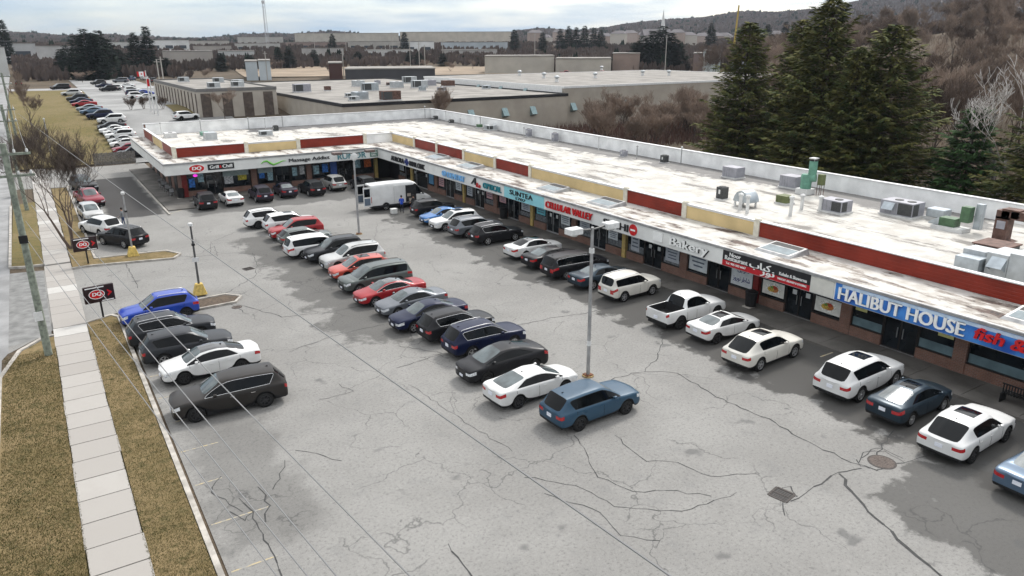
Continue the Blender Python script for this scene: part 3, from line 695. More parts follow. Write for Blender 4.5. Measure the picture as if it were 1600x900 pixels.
# ------------------------------------------------------------------ the shopping plaza
def brickm(name, c1, c2, mortar=(.20,.18,.16)):
    m, nt, b = nodes_mat(name); g = N(nt, 'ShaderNodeNewGeometry').outputs['Position']; sp = N(nt, 'ShaderNodeSeparateXYZ'); nt.links.new(g, sp.inputs[0]); cb = N(nt, 'ShaderNodeCombineXYZ')
    nt.links.new(mth(nt, 'ADD', sp.outputs[0], sp.outputs[1]), cb.inputs[0]); nt.links.new(sp.outputs[2], cb.inputs[1])
    k = N(nt, 'ShaderNodeTexBrick'); k.inputs['Scale'].default_value = 1; k.inputs['Brick Width'].default_value = .22; k.inputs['Row Height'].default_value = .075; k.inputs['Mortar Size'].default_value = .008
    for i, c in ((1, c1), (2, c2), (3, mortar)): k.inputs[i].default_value = (*c, 1)
    nt.links.new(cb.outputs[0], k.inputs[0]); c = mixc(nt, mth(nt, 'MULTIPLY', step(nt, noise(nt, g, 1.5, 5), .4, .7), .4), k.outputs[0], tuple(x*.5 for x in c1)); nt.links.new(c, b.inputs['Base Color']); b.inputs['Roughness'].default_value = .9; return m
BRICK = brickm('brown_brick', (.22,.10,.065), (.15,.07,.05))
REDPIL = mat('red_pillar_paint', (.20,.02,.018), .5, var=.25, vscale=3)
YELPIL = mat('yellow_pillar_paint', (.50,.36,.13), .6, var=.2, vscale=3)
FASC = mat('fascia_panel', (.70,.70,.675), .55, var=.10, vscale=.8)
METW = mat('parapet_cap_metal', (.66,.66,.66), .4, .2, var=.15, vscale=1.5)
GUT = mat('gutter_metal', (.38,.38,.38), .45, .4, var=.3, vscale=2)
REDB = mat('red_corrugated_band', (.21,.022,.010), .45, var=.22, vscale=.8)
CREAM = mat('cream_parapet', (.62,.47,.24), .7, var=.12, vscale=.7)
FROST = mat('white_parapet', (.82,.82,.81), .7, var=.15, vscale=.8)
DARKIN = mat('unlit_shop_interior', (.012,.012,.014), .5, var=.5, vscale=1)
SHOPG = mat('shop_window_glass', (.012,.016,.02), .05, spec=.5, var=.6, vscale=.6)
FROSTG = mat('frosted_lower_glass', (.13,.19,.21), .25, var=.3, vscale=1)
ALU = mat('dark_window_frame', (.035,.03,.028), .4, .3, var=.2, vscale=5)
ALUL = mat('aluminium_frame', (.40,.40,.40), .35, .6, var=.2, vscale=5)
SOFFIT = mat('soffit_boards', (.10,.095,.088), .8, var=.2, vscale=1)
def roofm():
    m, nt, b = nodes_mat('white_roof_membrane'); g = N(nt, 'ShaderNodeNewGeometry').outputs['Position']; sp = N(nt, 'ShaderNodeSeparateXYZ'); nt.links.new(g, sp.inputs[0]); X, Y = sp.outputs[0], sp.outputs[1]; e = noise(nt, g, .35, 7, .68)
    c = mixc(nt, mth(nt, 'MULTIPLY', step(nt, noise(nt, g, .5, 6, .7), .42, .62), .6), (.50,.485,.45), (.33,.305,.275))
    mp_ = N(nt, 'ShaderNodeMapping'); mp_.inputs['Scale'].default_value = (.55, .12, 1); nt.links.new(g, mp_.inputs[0])
    c = mixc(nt, mth(nt, 'MULTIPLY', step(nt, noise(nt, mp_.outputs[0], 1, 7, .75), .52, .60), .8), c, (.13,.12,.11))
    c = mixc(nt, mth(nt, 'MULTIPLY', rect_mask(nt, X, Y, e, 53.6, 58.5, 24, 112, soft=.5, amp=9), .8), c, (.115,.112,.112))
    c = mixc(nt, mth(nt, 'MULTIPLY', rect_mask(nt, X, Y, e, 26, 57, 109.5, 118, soft=.4, amp=10), .85), c, (.06,.06,.065))
    fr = mth(nt, 'FRACT', mth(nt, 'DIVIDE', mth(nt, 'ADD', Y, mth(nt, 'MULTIPLY', e, .25)), 2.9)); c = mixc(nt, mth(nt, 'MULTIPLY', mth(nt, 'SUBTRACT', 1, step(nt, fr, .012, .03)), .35), c, (.3,.28,.26))
    nt.links.new(c, b.inputs['Base Color']); b.inputs['Roughness'].default_value = .8; b.inputs['Specular IOR Level'].default_value = .2; return m
ROOFM = roofm()
def canopym():
    m, nt, b = nodes_mat('peeling_canopy_roof'); g = N(nt, 'ShaderNodeNewGeometry').outputs['Position']; mp_ = N(nt, 'ShaderNodeMapping'); mp_.inputs['Scale'].default_value = (.9, .28, 1); nt.links.new(g, mp_.inputs[0])
    n1 = noise(nt, mp_.outputs[0], 1.0, 8, .68); n2 = noise(nt, g, 1.9, 5, .7)
    c = mixc(nt, step(nt, noise(nt, g, 1.1, 5), .4, .7), (.50,.485,.455), (.37,.345,.31))
    c = mixc(nt, mth(nt, 'MULTIPLY', step(nt, n1, .50, .54), .75), c, (.18,.15,.125)); c = mixc(nt, mth(nt, 'MULTIPLY', step(nt, n1, .575, .61), .9), c, (.075,.045,.036)); c = mixc(nt, mth(nt, 'MULTIPLY', mth(nt, 'MULTIPLY', step(nt, n1, .55, .58), step(nt, n2, .55, .6)), .9), c, (.035,.03,.028))
    nt.links.new(c, b.inputs['Base Color']); b.inputs['Roughness'].default_value = .85; return m
CANM = canopym()
WX, FX, PX_, RX = 37.85, 35.8, 39.75, 57.3          # wall, fascia, front parapet, rear parapet (long wing)
WY, FY, PY_, RY = 88.3, 86.3, 90.6, 114.2           # the same for the short wing
LX0, LXF, LXP = 13.3, 11.35, 13.2                   # left flank wall, fascia, parapet
Y0 = -8.0
FB, FT, RZ, PT, BT = 2.80, 3.95, 4.15, 4.98, 5.48
mall = thing('shopping_plaza', 'long L shaped white roofed strip plaza with brick shopfronts and red and cream parapet', 'shopping plaza', (0, 0, 0))
# walls: solid backing wall behind shopfronts
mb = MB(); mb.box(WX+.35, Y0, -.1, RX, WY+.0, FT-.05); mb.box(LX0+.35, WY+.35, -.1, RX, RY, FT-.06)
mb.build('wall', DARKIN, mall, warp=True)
mb = MB(); mb.box(RX, Y0, -.1, RX+.25, RY+.25, BT); mb.box(LX0, RY, -.1, RX, RY+.25, BT); mb.box(LX0, WY, -.1, LX0+.35, RY, FT-.06)
mb.build('outer_wall', BRICK, mall, warp=True)
# roof sheet
mb = MB(); mb.box(PX_+.2, Y0, RZ-.15, RX-.02, PY_, RZ); mb.box(LXP+.2, PY_+.001, RZ-.15, RX-.02, RY-.02, RZ+.003)
mb.build('roof', ROOFM, mall, warp=True)
mb = MB(); mb.box(RX-.05, Y0, RZ, RX-.0, RY-.04, BT-.0); mb.box(LXP+.3, RY-.05, RZ, RX-.05, RY, BT-.0); mb.build('rear_parapet', FROST, mall, warp=True)
mb = MB(); mb.box(RX-.12, Y0, BT, RX+.30, RY+.30, BT+.07); mb.box(LXP-.05, RY-.12, BT, RX-.12, RY+.30, BT+.068); mb.build('parapet_cap', METW, mall, warp=True)
# canopy roof with a fascia all round
mb = MB(); mb.box(FX+.12, Y0, FT-.06, PX_, FY+.12, FT); mb.box(LXF+.12, FY+.12, FT-.063, PX_, PY_, FT-.003); mb.box(LXF+.12, PY_, FT-.066, LXP, RY, FT-.006); mb.build('canopy_roof', CANM, mall, warp=True)
mb = MB(); mb.box(FX+.1, Y0, FB+.02, WX+.35, FY+.1, FB+.06); mb.box(LXF+.1, FY+.1, FB+.025, WX, WY+.35, FB+.065); mb.box(LXF+.1, WY+.35, FB+.02, LX0, RY, FB+.06); mb.build('soffit', SOFFIT, mall, warp=True)
mb = MB(); mb.box(FX, Y0, FB, FX+.1, FY, FT-.14); mb.box(LXF, FY, FB+.001, FX+.1, FY+.1, FT-.14); mb.box(LXF, FY+.1, FB, LXF+.1, RY, FT-.14); mb.build('fascia', FASC, mall, warp=True)
mb = MB()
mb.box(FX-.08, Y0, FT-.14, FX+.10, FY-.08, FT+.04); mb.box(LXF-.08, FY-.08, FT-.14, FX+.1, FY+.10, FT+.042); mb.box(LXF-.08, FY+.10, FT-.14, LXF+.1, RY, FT+.04)
mb.box(FX-.11, Y0, FT-.02, FX-.08, FY-.11, FT+.02); mb.box(LXF-.11, FY-.11, FT-.02, FX-.08, FY-.08, FT+.021)
mb.build('gutter', GUT, mall, warp=True)
mb = MB(); mb.box(FX-.02, Y0, FB-.03, FX+.11, FY-.0, FB-.001); mb.box(LXF-.02, FY-.02, FB-.032, FX-.021, FY+.1, FB-.001); mb.build('fascia_edge', ALUL, mall, warp=True)
# front parapet panels in alternating colours
def corr(mb, a, b, z0, z1, axis, off):     # horizontal ribs
    n_ = 5
    for k in range(n_):
        za = z0 + (z1-z0)*k/n_; zb = z0 + (z1-z0)*(k+1)/n_; d = .012
        if axis == 'y': mb.add([(off,a,za),(off,b,za),(off-d,b,za+.03),(off-d,a,za+.03),(off-d,a,zb-.03),(off-d,b,zb-.03),(off,b,zb),(off,a,zb)], [(0,1,2,3),(3,2,5,4),(4,5,6,7)])
        else: mb.add([(a,off,za),(b,off,za),(b,off-d,za+.03),(a,off-d,za+.03),(a,off-d,zb-.03),(b,off-d,zb-.03),(b,off,zb),(a,off,zb)], [(0,1,2,3),(3,2,5,4),(4,5,6,7)])
mb = MB(); mb.box(PX_, Y0, FT-.2, PX_+.2, PY_+.2, PT); mb.box(LXP, PY_, FT-.2, PX_, PY_+.2, PT-.001); mb.box(LXP, PY_+.2, FT-.2, LXP+.2, RY, PT); mb.build('parapet', FROST, mall, warp=True)
def yat(px, py): q = ray(px, py); return q.y * PX_/q.x
def xat(px, py): q = ray(px, py); return q.x * PY_/q.y
ycuts = [(1700,500,'r'),(1183,350,'r'),(1070,323,'c'),(978,300,'r'),(829,262,'c'),(774,248,'r'),(725,237,'c'),(683,228,'r2'),(648,219,'r'),(612,209,'c')]
ys = [Y0 if i == 0 else yat(a, b+8) for i, (a, b, c) in enumerate(ycuts)]
class Multi:
    def __init__(s, nm, mt, sm=None): s.nm, s.mt, s.sm = nm, mt, sm
    def new(s): s.q = MB(); return s.q
    def done(s): s.q.build(s.nm, s.mt, mall, warp=True, smooth=s.sm)
REDM = Multi('red_band', REDB); CREM = Multi('cream_band', CREAM); POSM = Multi('parapet_post', mat('post_cream', (.66,.62,.52), .7, var=.15, vscale=3), 40)
for i in range(1, len(ys)):
    c = ycuts[i-1][2] if i > 1 else 'r'; a, b = ys[i-1], ys[i]; col = ['r','c','r','c','r','c','r','r','c'][i-1]
    if col == 'r': corr(REDM.new(), a+.15, b-.15, FT+.02, PT-.02, 'y', PX_-.02); REDM.done()
    else: CREM.new().box(PX_-.03, a+.15, FT+.02, PX_-.001, b-.15, PT-.12); CREM.done()
    posts = POSM.new(); posts.box(PX_-.12, b-.22, FT, PX_+.24, b+.22, PT+.10); posts.lathe([(.26,PT+.10),(.2,PT+.2),(0,PT+.26)], (PX_+.04, b, 0), 8, cap=False); POSM.done()
xs_ = [LXP] + [xat(*p) for p in ((385,232),(466,225),(570,218))] + [PX_]
for i, col in enumerate(['r','c','r','w']):
    a, b = xs_[i], xs_[i+1]
    if col == 'r': corr(REDM.new(), a+.25, b-.25, FT+.02, PT-.02, 'x', PY_-.02); REDM.done()
    elif col == 'c': CREM.new().box(a+.25, PY_-.03, FT+.02, b-.25, PY_-.001, PT-.12); CREM.done()
    posts = POSM.new(); posts.box(a-.22, PY_-.12, FT, a+.22, PY_+.24, PT+.11); posts.lathe([(.26,PT+.10),(.2,PT+.2),(0,PT+.26)], (a, PY_+.04, 0), 8, cap=False); POSM.done()
for a, b, col in ((91.2, 98.5, 'r'), (98.9, 106, 'c'), (106.4, 114, 'r')):
    if col == 'r': corr(REDM.new(), a, b, FT+.02, PT-.02, 'y', LXP-.02); REDM.done()
    else: CREM.new().box(LXP-.03, a, FT+.02, LXP-.001, b, PT-.12); CREM.done()
mb = MB(); mb.box(PX_-.10, Y0, PT, PX_+.26, PY_+.26, PT+.06); mb.box(LXP-.1, PY_-.10, PT, PX_-.10, PY_+.26, PT+.058); mb.box(LXP-.1, PY_+.26, PT, LXP+.26, RY, PT+.06); mb.build('parapet_cap', METW, mall, warp=True)
# ---- bays of the long wing
def frame_rect(mb, x, y0, y1, z0, z1, t=.06, d=.08):   # frame in the plane X = x
    mb.box(x, y0, z0, x+d, y0+t, z1); mb.box(x, y1-t, z0, x+d, y1, z1); mb.box(x, y0+t, z0, x+d, y1-t, z0+t); mb.box(x, y0+t, z1-t, x+d, y1-t, z1)
def frame_rectY(mb, y, x0, x1, z0, z1, t=.06, d=.08):
    mb.box(x0, y, z0, x0+t, y+d, z1); mb.box(x1-t, y, z0, x1, y+d, z1); mb.box(x0+t, y, z0, x1-t, y+d, z0+t); mb.box(x0+t, y, z1-t, x1-t, y+d, z1)
def poster(parent, x, y1, y0, z0, z1, kind):
    """sheet on a window facing -X, spanning y1 (left) to y0 (right)"""
    cols = {'food': (.72,.70,.64), 'white': (.62,.65,.66), 'yellow': (.60,.56,.22), 'blue': (.10,.25,.42), 'cyan': (.16,.50,.58), 'red': (.45,.05,.05), 'green': (.16,.34,.2), 'grey': (.45,.47,.5), 'pink': (.6,.35,.36)}
    o = MB().box(x-.012, y0, z0, x, y1, z1).build('poster', mat('poster_'+kind, cols[kind], .5, var=.15, vscale=3), parent, warp=True); mb = MB()
    w_, h_ = y1-y0, z1-z0
    if kind == 'food':
        for (c, r_, m_) in (((.5,.5), .33, (.80,.78,.72)), ((.46,.5), .20, (.55,.20,.05)), ((.60,.44), .15, (.62,.42,.08)), ((.42,.62), .10, (.45,.06,.03)), ((.56,.6), .07, (.14,.30,.06))):
            q = MB(); q.lathe([(r_*h_*1.25, 0), (r_*h_*1.25, .003+.08*(.34-r_)), (0, .0031+.08*(.34-r_))], (0,0,0), 14, axis='x'); q.v = [(x-.0125-p[0], y0+w_*c[0]+p[1]*1.5, z0+h_*c[1]+p[2]) for p in q.v]
            q.build('picture', mat('dish_%.2f' % r_, m_, .6, var=.5, vscale=14), o, warp=True)
    elif kind in ('white', 'grey', 'pink', 'cyan', 'yellow'):
        rr = random.Random(int(y0*100)); n_ = 4
        for k in range(n_):
            zz = z1 - h_*(.15+.2*k); ww = w_*rr.uniform(.25, .4); mb.box(x-.016, y0+w_/2-ww, zz-h_*.045, x-.0122, y0+w_/2+ww, zz+h_*.03)
        mb.build('print', mat('print_ink', (.10,.12,.16), .6), o, warp=True)
    return o
pil = [16.7 + 6.45*k for k in range(-4, 11)]
pil_col = {}
for i, y in enumerate(pil):
    m_ = BRICK
    if i in (6,): m_ = REDPIL
    if i in (8, 10, 12, 14): m_ = YELPIL
    if y > 86: continue
    MB().box(WX-.05, y-.33 if m_ is BRICK else y-.2, -.05, WX+.36, y+.33 if m_ is BRICK else y+.2, FB+.1).build('pillar', m_, mall, warp=True)
GK = mat('fish_print_blue', (.02,.05,.22), .5, var=.3, vscale=2)
for i in range(len(pil)-1):
    a, b = pil[i]+.33, pil[i+1]-.33
    if i == 13: b = 85.0
    if a > 80: b = 84.5
    segs = [(a, a+1.9, 'w'), (a+1.93, b-1.93, 'd'), (b-1.9, b, 'w')]
    near = pil[i+1] < 17
    if near: segs = [(a, (a+b)/2-.05, 'w'), ((a+b)/2+.05, b, 'w')]
    for (s0, s1, t_) in segs:
        if t_ == 'w':
            MB().box(WX, s0, -.05, WX+.3, s1, .75).build('brick_sill', BRICK, mall, warp=True)
            fr = MB(); frame_rect(fr, WX+.10, s0, s1, .75, FB+.02); win = MB().box(WX+.14, s0+.05, .80, WX+.17, s1-.05, FB-.03).build('window', SHOPG, mall, warp=True)
            fr.box(WX+.02, s0, .75, WX+.1, s1, .80); fr.build('frame', ALU, win, warp=True)
            if near or i in (3, 4): MB().box(WX+.132, s0+.06, .82, WX+.139, s1-.06, 1.32).build('frosted_film', FROSTG, win, warp=True)
            j = 2*i + (s0 > a + .1)
            if i == 4: poster(win, WX+.13, s1-.15 if s0 > a+.1 else s0+.95, s0+1.05 if s0 > a+.1 else s0+.15, 1.75, 2.5, 'yellow')
            if i == 5 and s0 > a+.1: poster(win, WX+.13, s1-.1, s0+.15, .95, 1.85, 'food')
            if i == 5 and s0 < a+.1: poster(win, WX+.13, s1-.1, s0+.1, .95, 1.85, 'food')
            if i == 6 and s0 < a+.1:
                po = poster(win, WX+.13, s1-.05, s0+.05, .9, 2.45, 'white') if False else MB().box(WX+.118, s0+.05, .88, WX+.13, s1-.05, 2.42).build('poster', mat('poster_pale', (.62,.64,.65), .5, var=.1), win, warp=True)
                ink = mat('farsi_ink', (.05,.05,.16), .5)
                put_text('lettering', '\uFBFD\uFBFE\uFE8D\uFEEE\uFEE7\uFE8E\uFEE7', .42, ink, po, Vector((WX+.116, s1-.55, BW(s0, 1.78))), ROT_W, .008, bold=.02, width=.95)
                put_text('lettering', '\uFEAF\uFEED\uFEAD\uFEEE\uFEE7 \uFEAE\uFEC3\uFE8E\uFEB7', .42, ink, po, Vector((WX+.116, s1-.22, BW(s0, 1.12))), ROT_W, .008, bold=.02, width=1.4)
            if i == 6 and s0 > a+.1: poster(win, WX+.13, s1-.1, s0+.1, .95, 2.4, 'white')
            if i > 6:
                k_ = random.Random(j*7+1)
                poster(win, WX+.13, s1-.15-k_.random()*.3, s0+.15+k_.random()*.5, .9+k_.random()*.5, 2.0+k_.random()*.4, k_.choice(['white','grey','cyan','blue','red','white','pink','grey']))
                if k_.random() < .6: MB().box(WX+.128, s0+.1, .8, WX+.13, s1-.1, 1.1+k_.random()*.3).build('display', mat('display_grey', (.16,.17,.18), .6, var=.6, vscale=5), win, warp=True)
        else:
            mid_ = (s0+s1)/2; fr = MB(); frame_rect(fr, WX+.10, s0, s1, .15, FB+.02); fr.box(WX+.1, mid_-.04, .2, WX+.18, mid_+.04, FB-.4); fr.box(WX+.1, s0+.06, FB-.55, WX+.18, s1-.06, FB-.48)
            fr.build('door_frame', ALU if i < 8 else ALUL, mall, warp=True); MB().box(WX-.02, s0, .14, WX+.1, s1, .17).build('door_sill', ALUL, mall, warp=True)
            for (d0, d1, hs) in ((s0+.06, mid_-.04, 1), (mid_+.04, s1-.06, 0)):
                dr = MB().box(WX+.14, d0, .2, WX+.17, d1, FB-.55).build('door', SHOPG, mall, warp=True); yh = d1-.12 if hs else d0+.12
                MB().box(WX+.06, yh-.02, .9, WX+.10, yh+.02, 1.5).build('handle', ALUL, dr, warp=True)
                if i % 2: MB().box(WX+.13, d0+.2, 1.5, WX+.139, d0+.5, 1.8).build('notice', mat('paper', (.6,.6,.58), .7), dr, warp=True)
# ---- bays of the short wing (facing -Y)
bays = [(13.75,15.7,'w'),(15.75,17.5,'d'),(17.55,20.6,'w'),(20.75,21.4,'p'),(21.5,23.4,'w'),(23.5,25.3,'d'),(25.4,27.2,'w'),(27.3,27.9,'p'),(28.0,30.2,'w'),(30.3,31.1,'b'),(31.2,33.0,'d'),(33.1,36.0,'w'),(36.1,36.5,'y')]
MB().box(13.2, WY-.05, -.05, 13.75, WY+.36, FB+.1).build('pillar', REDPIL, mall, warp=True)
for (a, b, t_) in bays:
    if t_ == 'w':
        MB().box(a, WY, -.05, b, WY+.3, .7).build('brick_sill', BRICK, mall, warp=True); win = MB().box(a+.05, WY+.14, .75, b-.05, WY+.17, FB-.03).build('window', SHOPG, mall, warp=True); fr = MB(); frame_rectY(fr, WY+.1, a, b, .7, FB+.02); fr.build('frame', ALU, win, warp=True)
        k_ = random.Random(int(a*10)); 
        for q in range(2):
            x0 = a + .2 + q*(b-a)/2; c = k_.choice([(.04,.18,.55), (.55,.12,.03), (.3,.45,.5), (.5,.5,.5), (.5,.42,.05)])
            pz = .95+k_.random()*.6; MB().box(x0, WY+.125, pz, x0+(b-a)*.32, WY+.139, pz+.95).build('poster', mat('decal_%d_%d' % (int(a*10), q), c, .5, var=.6, vscale=5), win, warp=True)
        if 17 < a < 22: MB().box(a+.1, WY+.120, 1.9, b-.1, WY+.124, FB-.1).build('blind', mat('roller_blind', (.32,.38,.37), .7, var=.2), win, warp=True)
    elif t_ == 'd':
        fr = MB(); frame_rectY(fr, WY+.1, a, b, .15, FB+.02); fr.box((a+b)/2-.04, WY+.1, .2, (a+b)/2+.04, WY+.18, FB-.05); fr.build('door_frame', ALU, mall, warp=True)
        for d0, d1 in ((a+.06, (a+b)/2-.04), ((a+b)/2+.04, b-.06)):
            dr = MB().box(d0, WY+.14, .2, d1, WY+.17, FB-.03).build('door', SHOPG, mall, warp=True); MB().box(d0+.1, WY+.06, .9, d0+.14, WY+.1, 1.5).build('handle', ALUL, dr, warp=True)
    else: MB().box(a, WY-.03, -.05, b, WY+.36, FB+.1).build('pillar', {'p': BRICK, 'b': mat('blue_panel', (.04,.09,.30), .5, var=.2), 'y': YELPIL}[t_], mall, warp=True)
for y in (92, 96.5, 101, 105.5, 110): MB().box(LX0-.04, y, .0, LX0-.001, y+2.2, 1.9).build('side_window', SHOPG, mall, warp=True)
# ---- skylights on the canopy
SKG = mat('skylight_glass', (.17,.21,.225), .15, var=.25, vscale=2)
def skylight(y0, y1, x0=36.9, x1=38.9):
    fr = MB(); z0, z1 = FT, FT+.34
    fr.add([(x0,y0,z0),(x1,y0,z0),(x1,y1,z0),(x0,y1,z0),(x0+.15,y0+.12,z0+.14),(x1-.1,y0+.12,z1),(x1-.1,y1-.12,z1),(x0+.15,y1-.12,z0+.14)], [(0,3,2,1),(4,5,6,7),(0,1,5,4),(1,2,6,5),(2,3,7,6),(3,0,4,7)])
    o = fr.build('skylight', GUT, mall, warp=True); g_ = MB()
    sl_ = (z1-z0-.14)/(x1-x0-.25); zz = lambda x: z0+.14+(x-x0-.15)*sl_+.008
    xm = x0+.15+(x1-x0-.25)*.62
    g_.add([(x0+.25,y0+.25,zz(x0+.25)),(xm-.06,y0+.25,zz(xm-.06)),(xm-.06,y1-.25,zz(xm-.06)),(x0+.25,y1-.25,zz(x0+.25))], [(0,1,2,3)]); g_.build('pane', SKG, o, warp=True)
    g_ = MB(); g_.add([(xm+.03,y0+.25,zz(xm+.03)),(x1-.2,y0+.25,zz(x1-.2)),(x1-.2,y1-.25,zz(x1-.2)),(xm+.03,y1-.25,zz(xm+.03))], [(0,1,2,3)]); g_.build('dark_pane', BLACKP, o, warp=True)
for a in ((12.0,14.9),(26.7,29.3),(43.5,46.3),(50.8,53.4),(65.5,68.3),(73.0,75.6)): skylight(*a)

# ------------------------------------------------------------------ shop signs (each a thing hung on the fascia)
def yfx(px, py=300): q = ray(px, py); return q.y * (FX-.02)/q.x
def zf(y, f): return BW(y, FB + (FT-.16-FB)*f)
def sgn(name_, label, y, x=None):
    return thing('shop_sign', label, 'shop sign', (FX, y, BW(y, FB)) if x is None else (x, FY, BW(FY, FB)), 0, 'shop signs along the plaza fascia')
def local(o, t):
    o.matrix_parent_inverse = Matrix.Translation(-t.location); return o
def stext(t, txt, yl, yr, f0, f1, mt, bold=.02, shear=0, off=.03, depth=.06, back=None):
    y = (yl+yr)/2; z0, z1 = zf(y, f0), zf(y, f1)
    o = put_text('lettering', txt, z1-z0, mt, t, Vector((FX-off-depth/2, yl, z0)), ROT_W, depth, bold, shear, yl-yr-bold); local(o, t)
    if back: o2 = put_text('letter_shadow', txt, z1-z0, back, t, Vector((FX-.012, yl-.05, z0-.035)), ROT_W, .02, bold, shear, yl-yr-bold); local(o2, t)
    return o
def spanel(t, yl, yr, f0, f1, mt, x=.02, nm='panel'):
    return local(MB().add([(FX-x,yl,zf(yl,f0)),(FX-x,yr,zf(yr,f0)),(FX-x,yr,zf(yr,f1)),(FX-x,yl,zf(yl,f1)),(FX+.001,yl,zf(yl,f0)),(FX+.001,yr,zf(yr,f0)),(FX+.001,yr,zf(yr,f1)),(FX+.001,yl,zf(yl,f1))], [(0,1,2,3),(0,1,5,4),(1,2,6,5),(2,3,7,6),(3,0,4,7)]).build(nm, mt, t), t)
LW = mat('letter_white', (.80,.80,.78), .4, var=.05); LK = mat('letter_black', (.02,.02,.022), .4, var=.2); LR = mat('letter_red', (.55,.015,.018), .35, var=.2); LN = mat('letter_navy', (.015,.03,.16), .4, var=.2)
LT = mat('letter_teal', (.02,.20,.24), .4, var=.2); LC = mat('letter_sky_blue', (.22,.50,.85), .4, var=.2); CY = mat('cyan_panel', (.28,.62,.68), .5, var=.12, vscale=.8)
BLP = mat('fish_shop_blue', (.015,.08,.36), .45, col2=(.06,.24,.62), vscale=1.1); PALE = mat('fish_shop_pale_blue', (.50,.62,.76), .45, var=.15)
yh0 = 22.7
t = sgn('', 'long blue sign with heavy white and red lettering at the near end', 15)
spanel(t, yh0, 5.0, .0, 1, BLP, .03); o_ = spanel(t, yh0-.4, 5.0, .80, .985, PALE, .036, 'wave_band')
stext(t, 'HALIBUT HOUSE', yh0-.25, 15.75, .14, .84, LW, .055, off=.05, depth=.08, back=LN)
stext(t, 'fish & chips', 15.3, 10.8, .08, .86, LR, .06, .15, off=.05, depth=.12, back=LN)
t = sgn('', 'blank off-white sign panel between the blue and the black sign', 23.6); spanel(t, 24.25, 22.8, .03, .97, mat('blank_panel', (.58,.57,.52), .5, var=.08), .03)
t = sgn('', 'black and red restaurant sign with large white Persian script', 27.5); spanel(t, 30.75, 24.3, .36, 1, LK, .03); spanel(t, 30.75, 24.3, 0, .36, mat('sign_red', (.42,.012,.02), .4, var=.15), .031, 'red_band')
stext(t, 'Noor', 30.2, 29.3, .68, .94, LW, .02, off=.035, depth=.02); stext(t, 'Restaurant', 30.55, 28.75, .42, .70, LW, .02, off=.035, depth=.02); stext(t, 'Tel. 905 503 6667', 30.45, 28.85, .14, .28, LW, .01, off=.035, depth=.02)
stext(t, '\uFE8F\uFE8E\uFE92\uFB90', 28.6, 27.0, .30, .84, LW, .05, off=.04, depth=.03); stext(t, '\uFEAD\uFEEE\uFEE7', 27.75, 26.7, .06, .5, LW, .05, off=.05, depth=.03)
stext(t, 'Kebabs & Shawarma', 26.4, 24.5, .46, .66, LW, .012, off=.035, depth=.02); stext(t, 'TAKEOUT  DELIVERY & CATERING', 26.5, 24.5, .17, .29, LW, .01, off=.035, depth=.02)
t = sgn('', 'white raised Bakery lettering with a square box on the white fascia', 34)
stext(t, 'Bakery', 35.45, 31.95, .10, .84, LW, .06, off=.07, depth=.06, back=LK); spanel(t, 37.1, 36.2, .25, .9, LW, .09, 'square_box')
t = sgn('', 'black SUSHI lettering ending in a round red no entry disc', 40.5); stext(t, 'SUSHI', 42.6, 39.75, .22, .76, LK, .05)
q = MB(); q.lathe([(.42,0),(.42,.05),(0,.051)], (0,0,0), 24, axis='x'); q.v = [(FX-.002-p[0], 39.25+p[1], zf(39.2,.5)+p[2]) for p in q.v]; local(q.build('disc', LR, t), t); spanel(t, 39.5, 39.0, .42, .55, LW, .062, 'bar')
t = sgn('', 'bold red raised lettering beside the cyan panel', 47); stext(t, 'CELLULAR VALLEY', 50.2, 43.9, .25, .80, LR, .06, .1, off=.05, depth=.1)
t = sgn('', 'cyan panel with thin black lettering and a smaller line below', 53.7); spanel(t, 56.9, 50.55, 0, 1, CY, .03); stext(t, 'SUNTEA', 55.9, 52.2, .42, .84, LK, .012, off=.05, depth=.05); stext(t, '1707', 54.9, 53.3, .08, .32, LK, .03, off=.05, depth=.04)
t = sgn('', 'teal OPTICAL lettering with black and red script beside it', 60); stext(t, 'OPTICAL', 60.6, 57.3, .25, .78, LT, .08, off=.05, depth=.1); stext(t, 'A', 63.0, 62.0, .30, .95, LK, .12, .4, off=.05, depth=.05); stext(t, 'la', 62.0, 61.1, .12, .55, LR, .08, .2, off=.06, depth=.05)
t = sgn('', 'pale blue DENTIST lettering with a round globe mark', 66.5); stext(t, 'DENTIST', 67.9, 64.2, .2, .75, LC, .08, off=.05, depth=.08); stext(t, '@', 69.1, 68.1, .22, .78, LC, .07, off=.05, depth=.08)
t = sgn('', 'black animal clinic lettering with a navy cross in the middle', 78); stext(t, 'AURORA', 82.2, 78.5, .2, .75, LK, .08, off=.05, depth=.06); stext(t, 'ANIMAL CLINIC', 77.2, 73.2, .2, .75, LK, .07, off=.05, depth=.06)
spanel(t, 78.15, 77.65, .1, .85, LN, .07, 'cross_bar'); spanel(t, 78.4, 77.4, .32, .62, LN, .075, 'cross_bar')
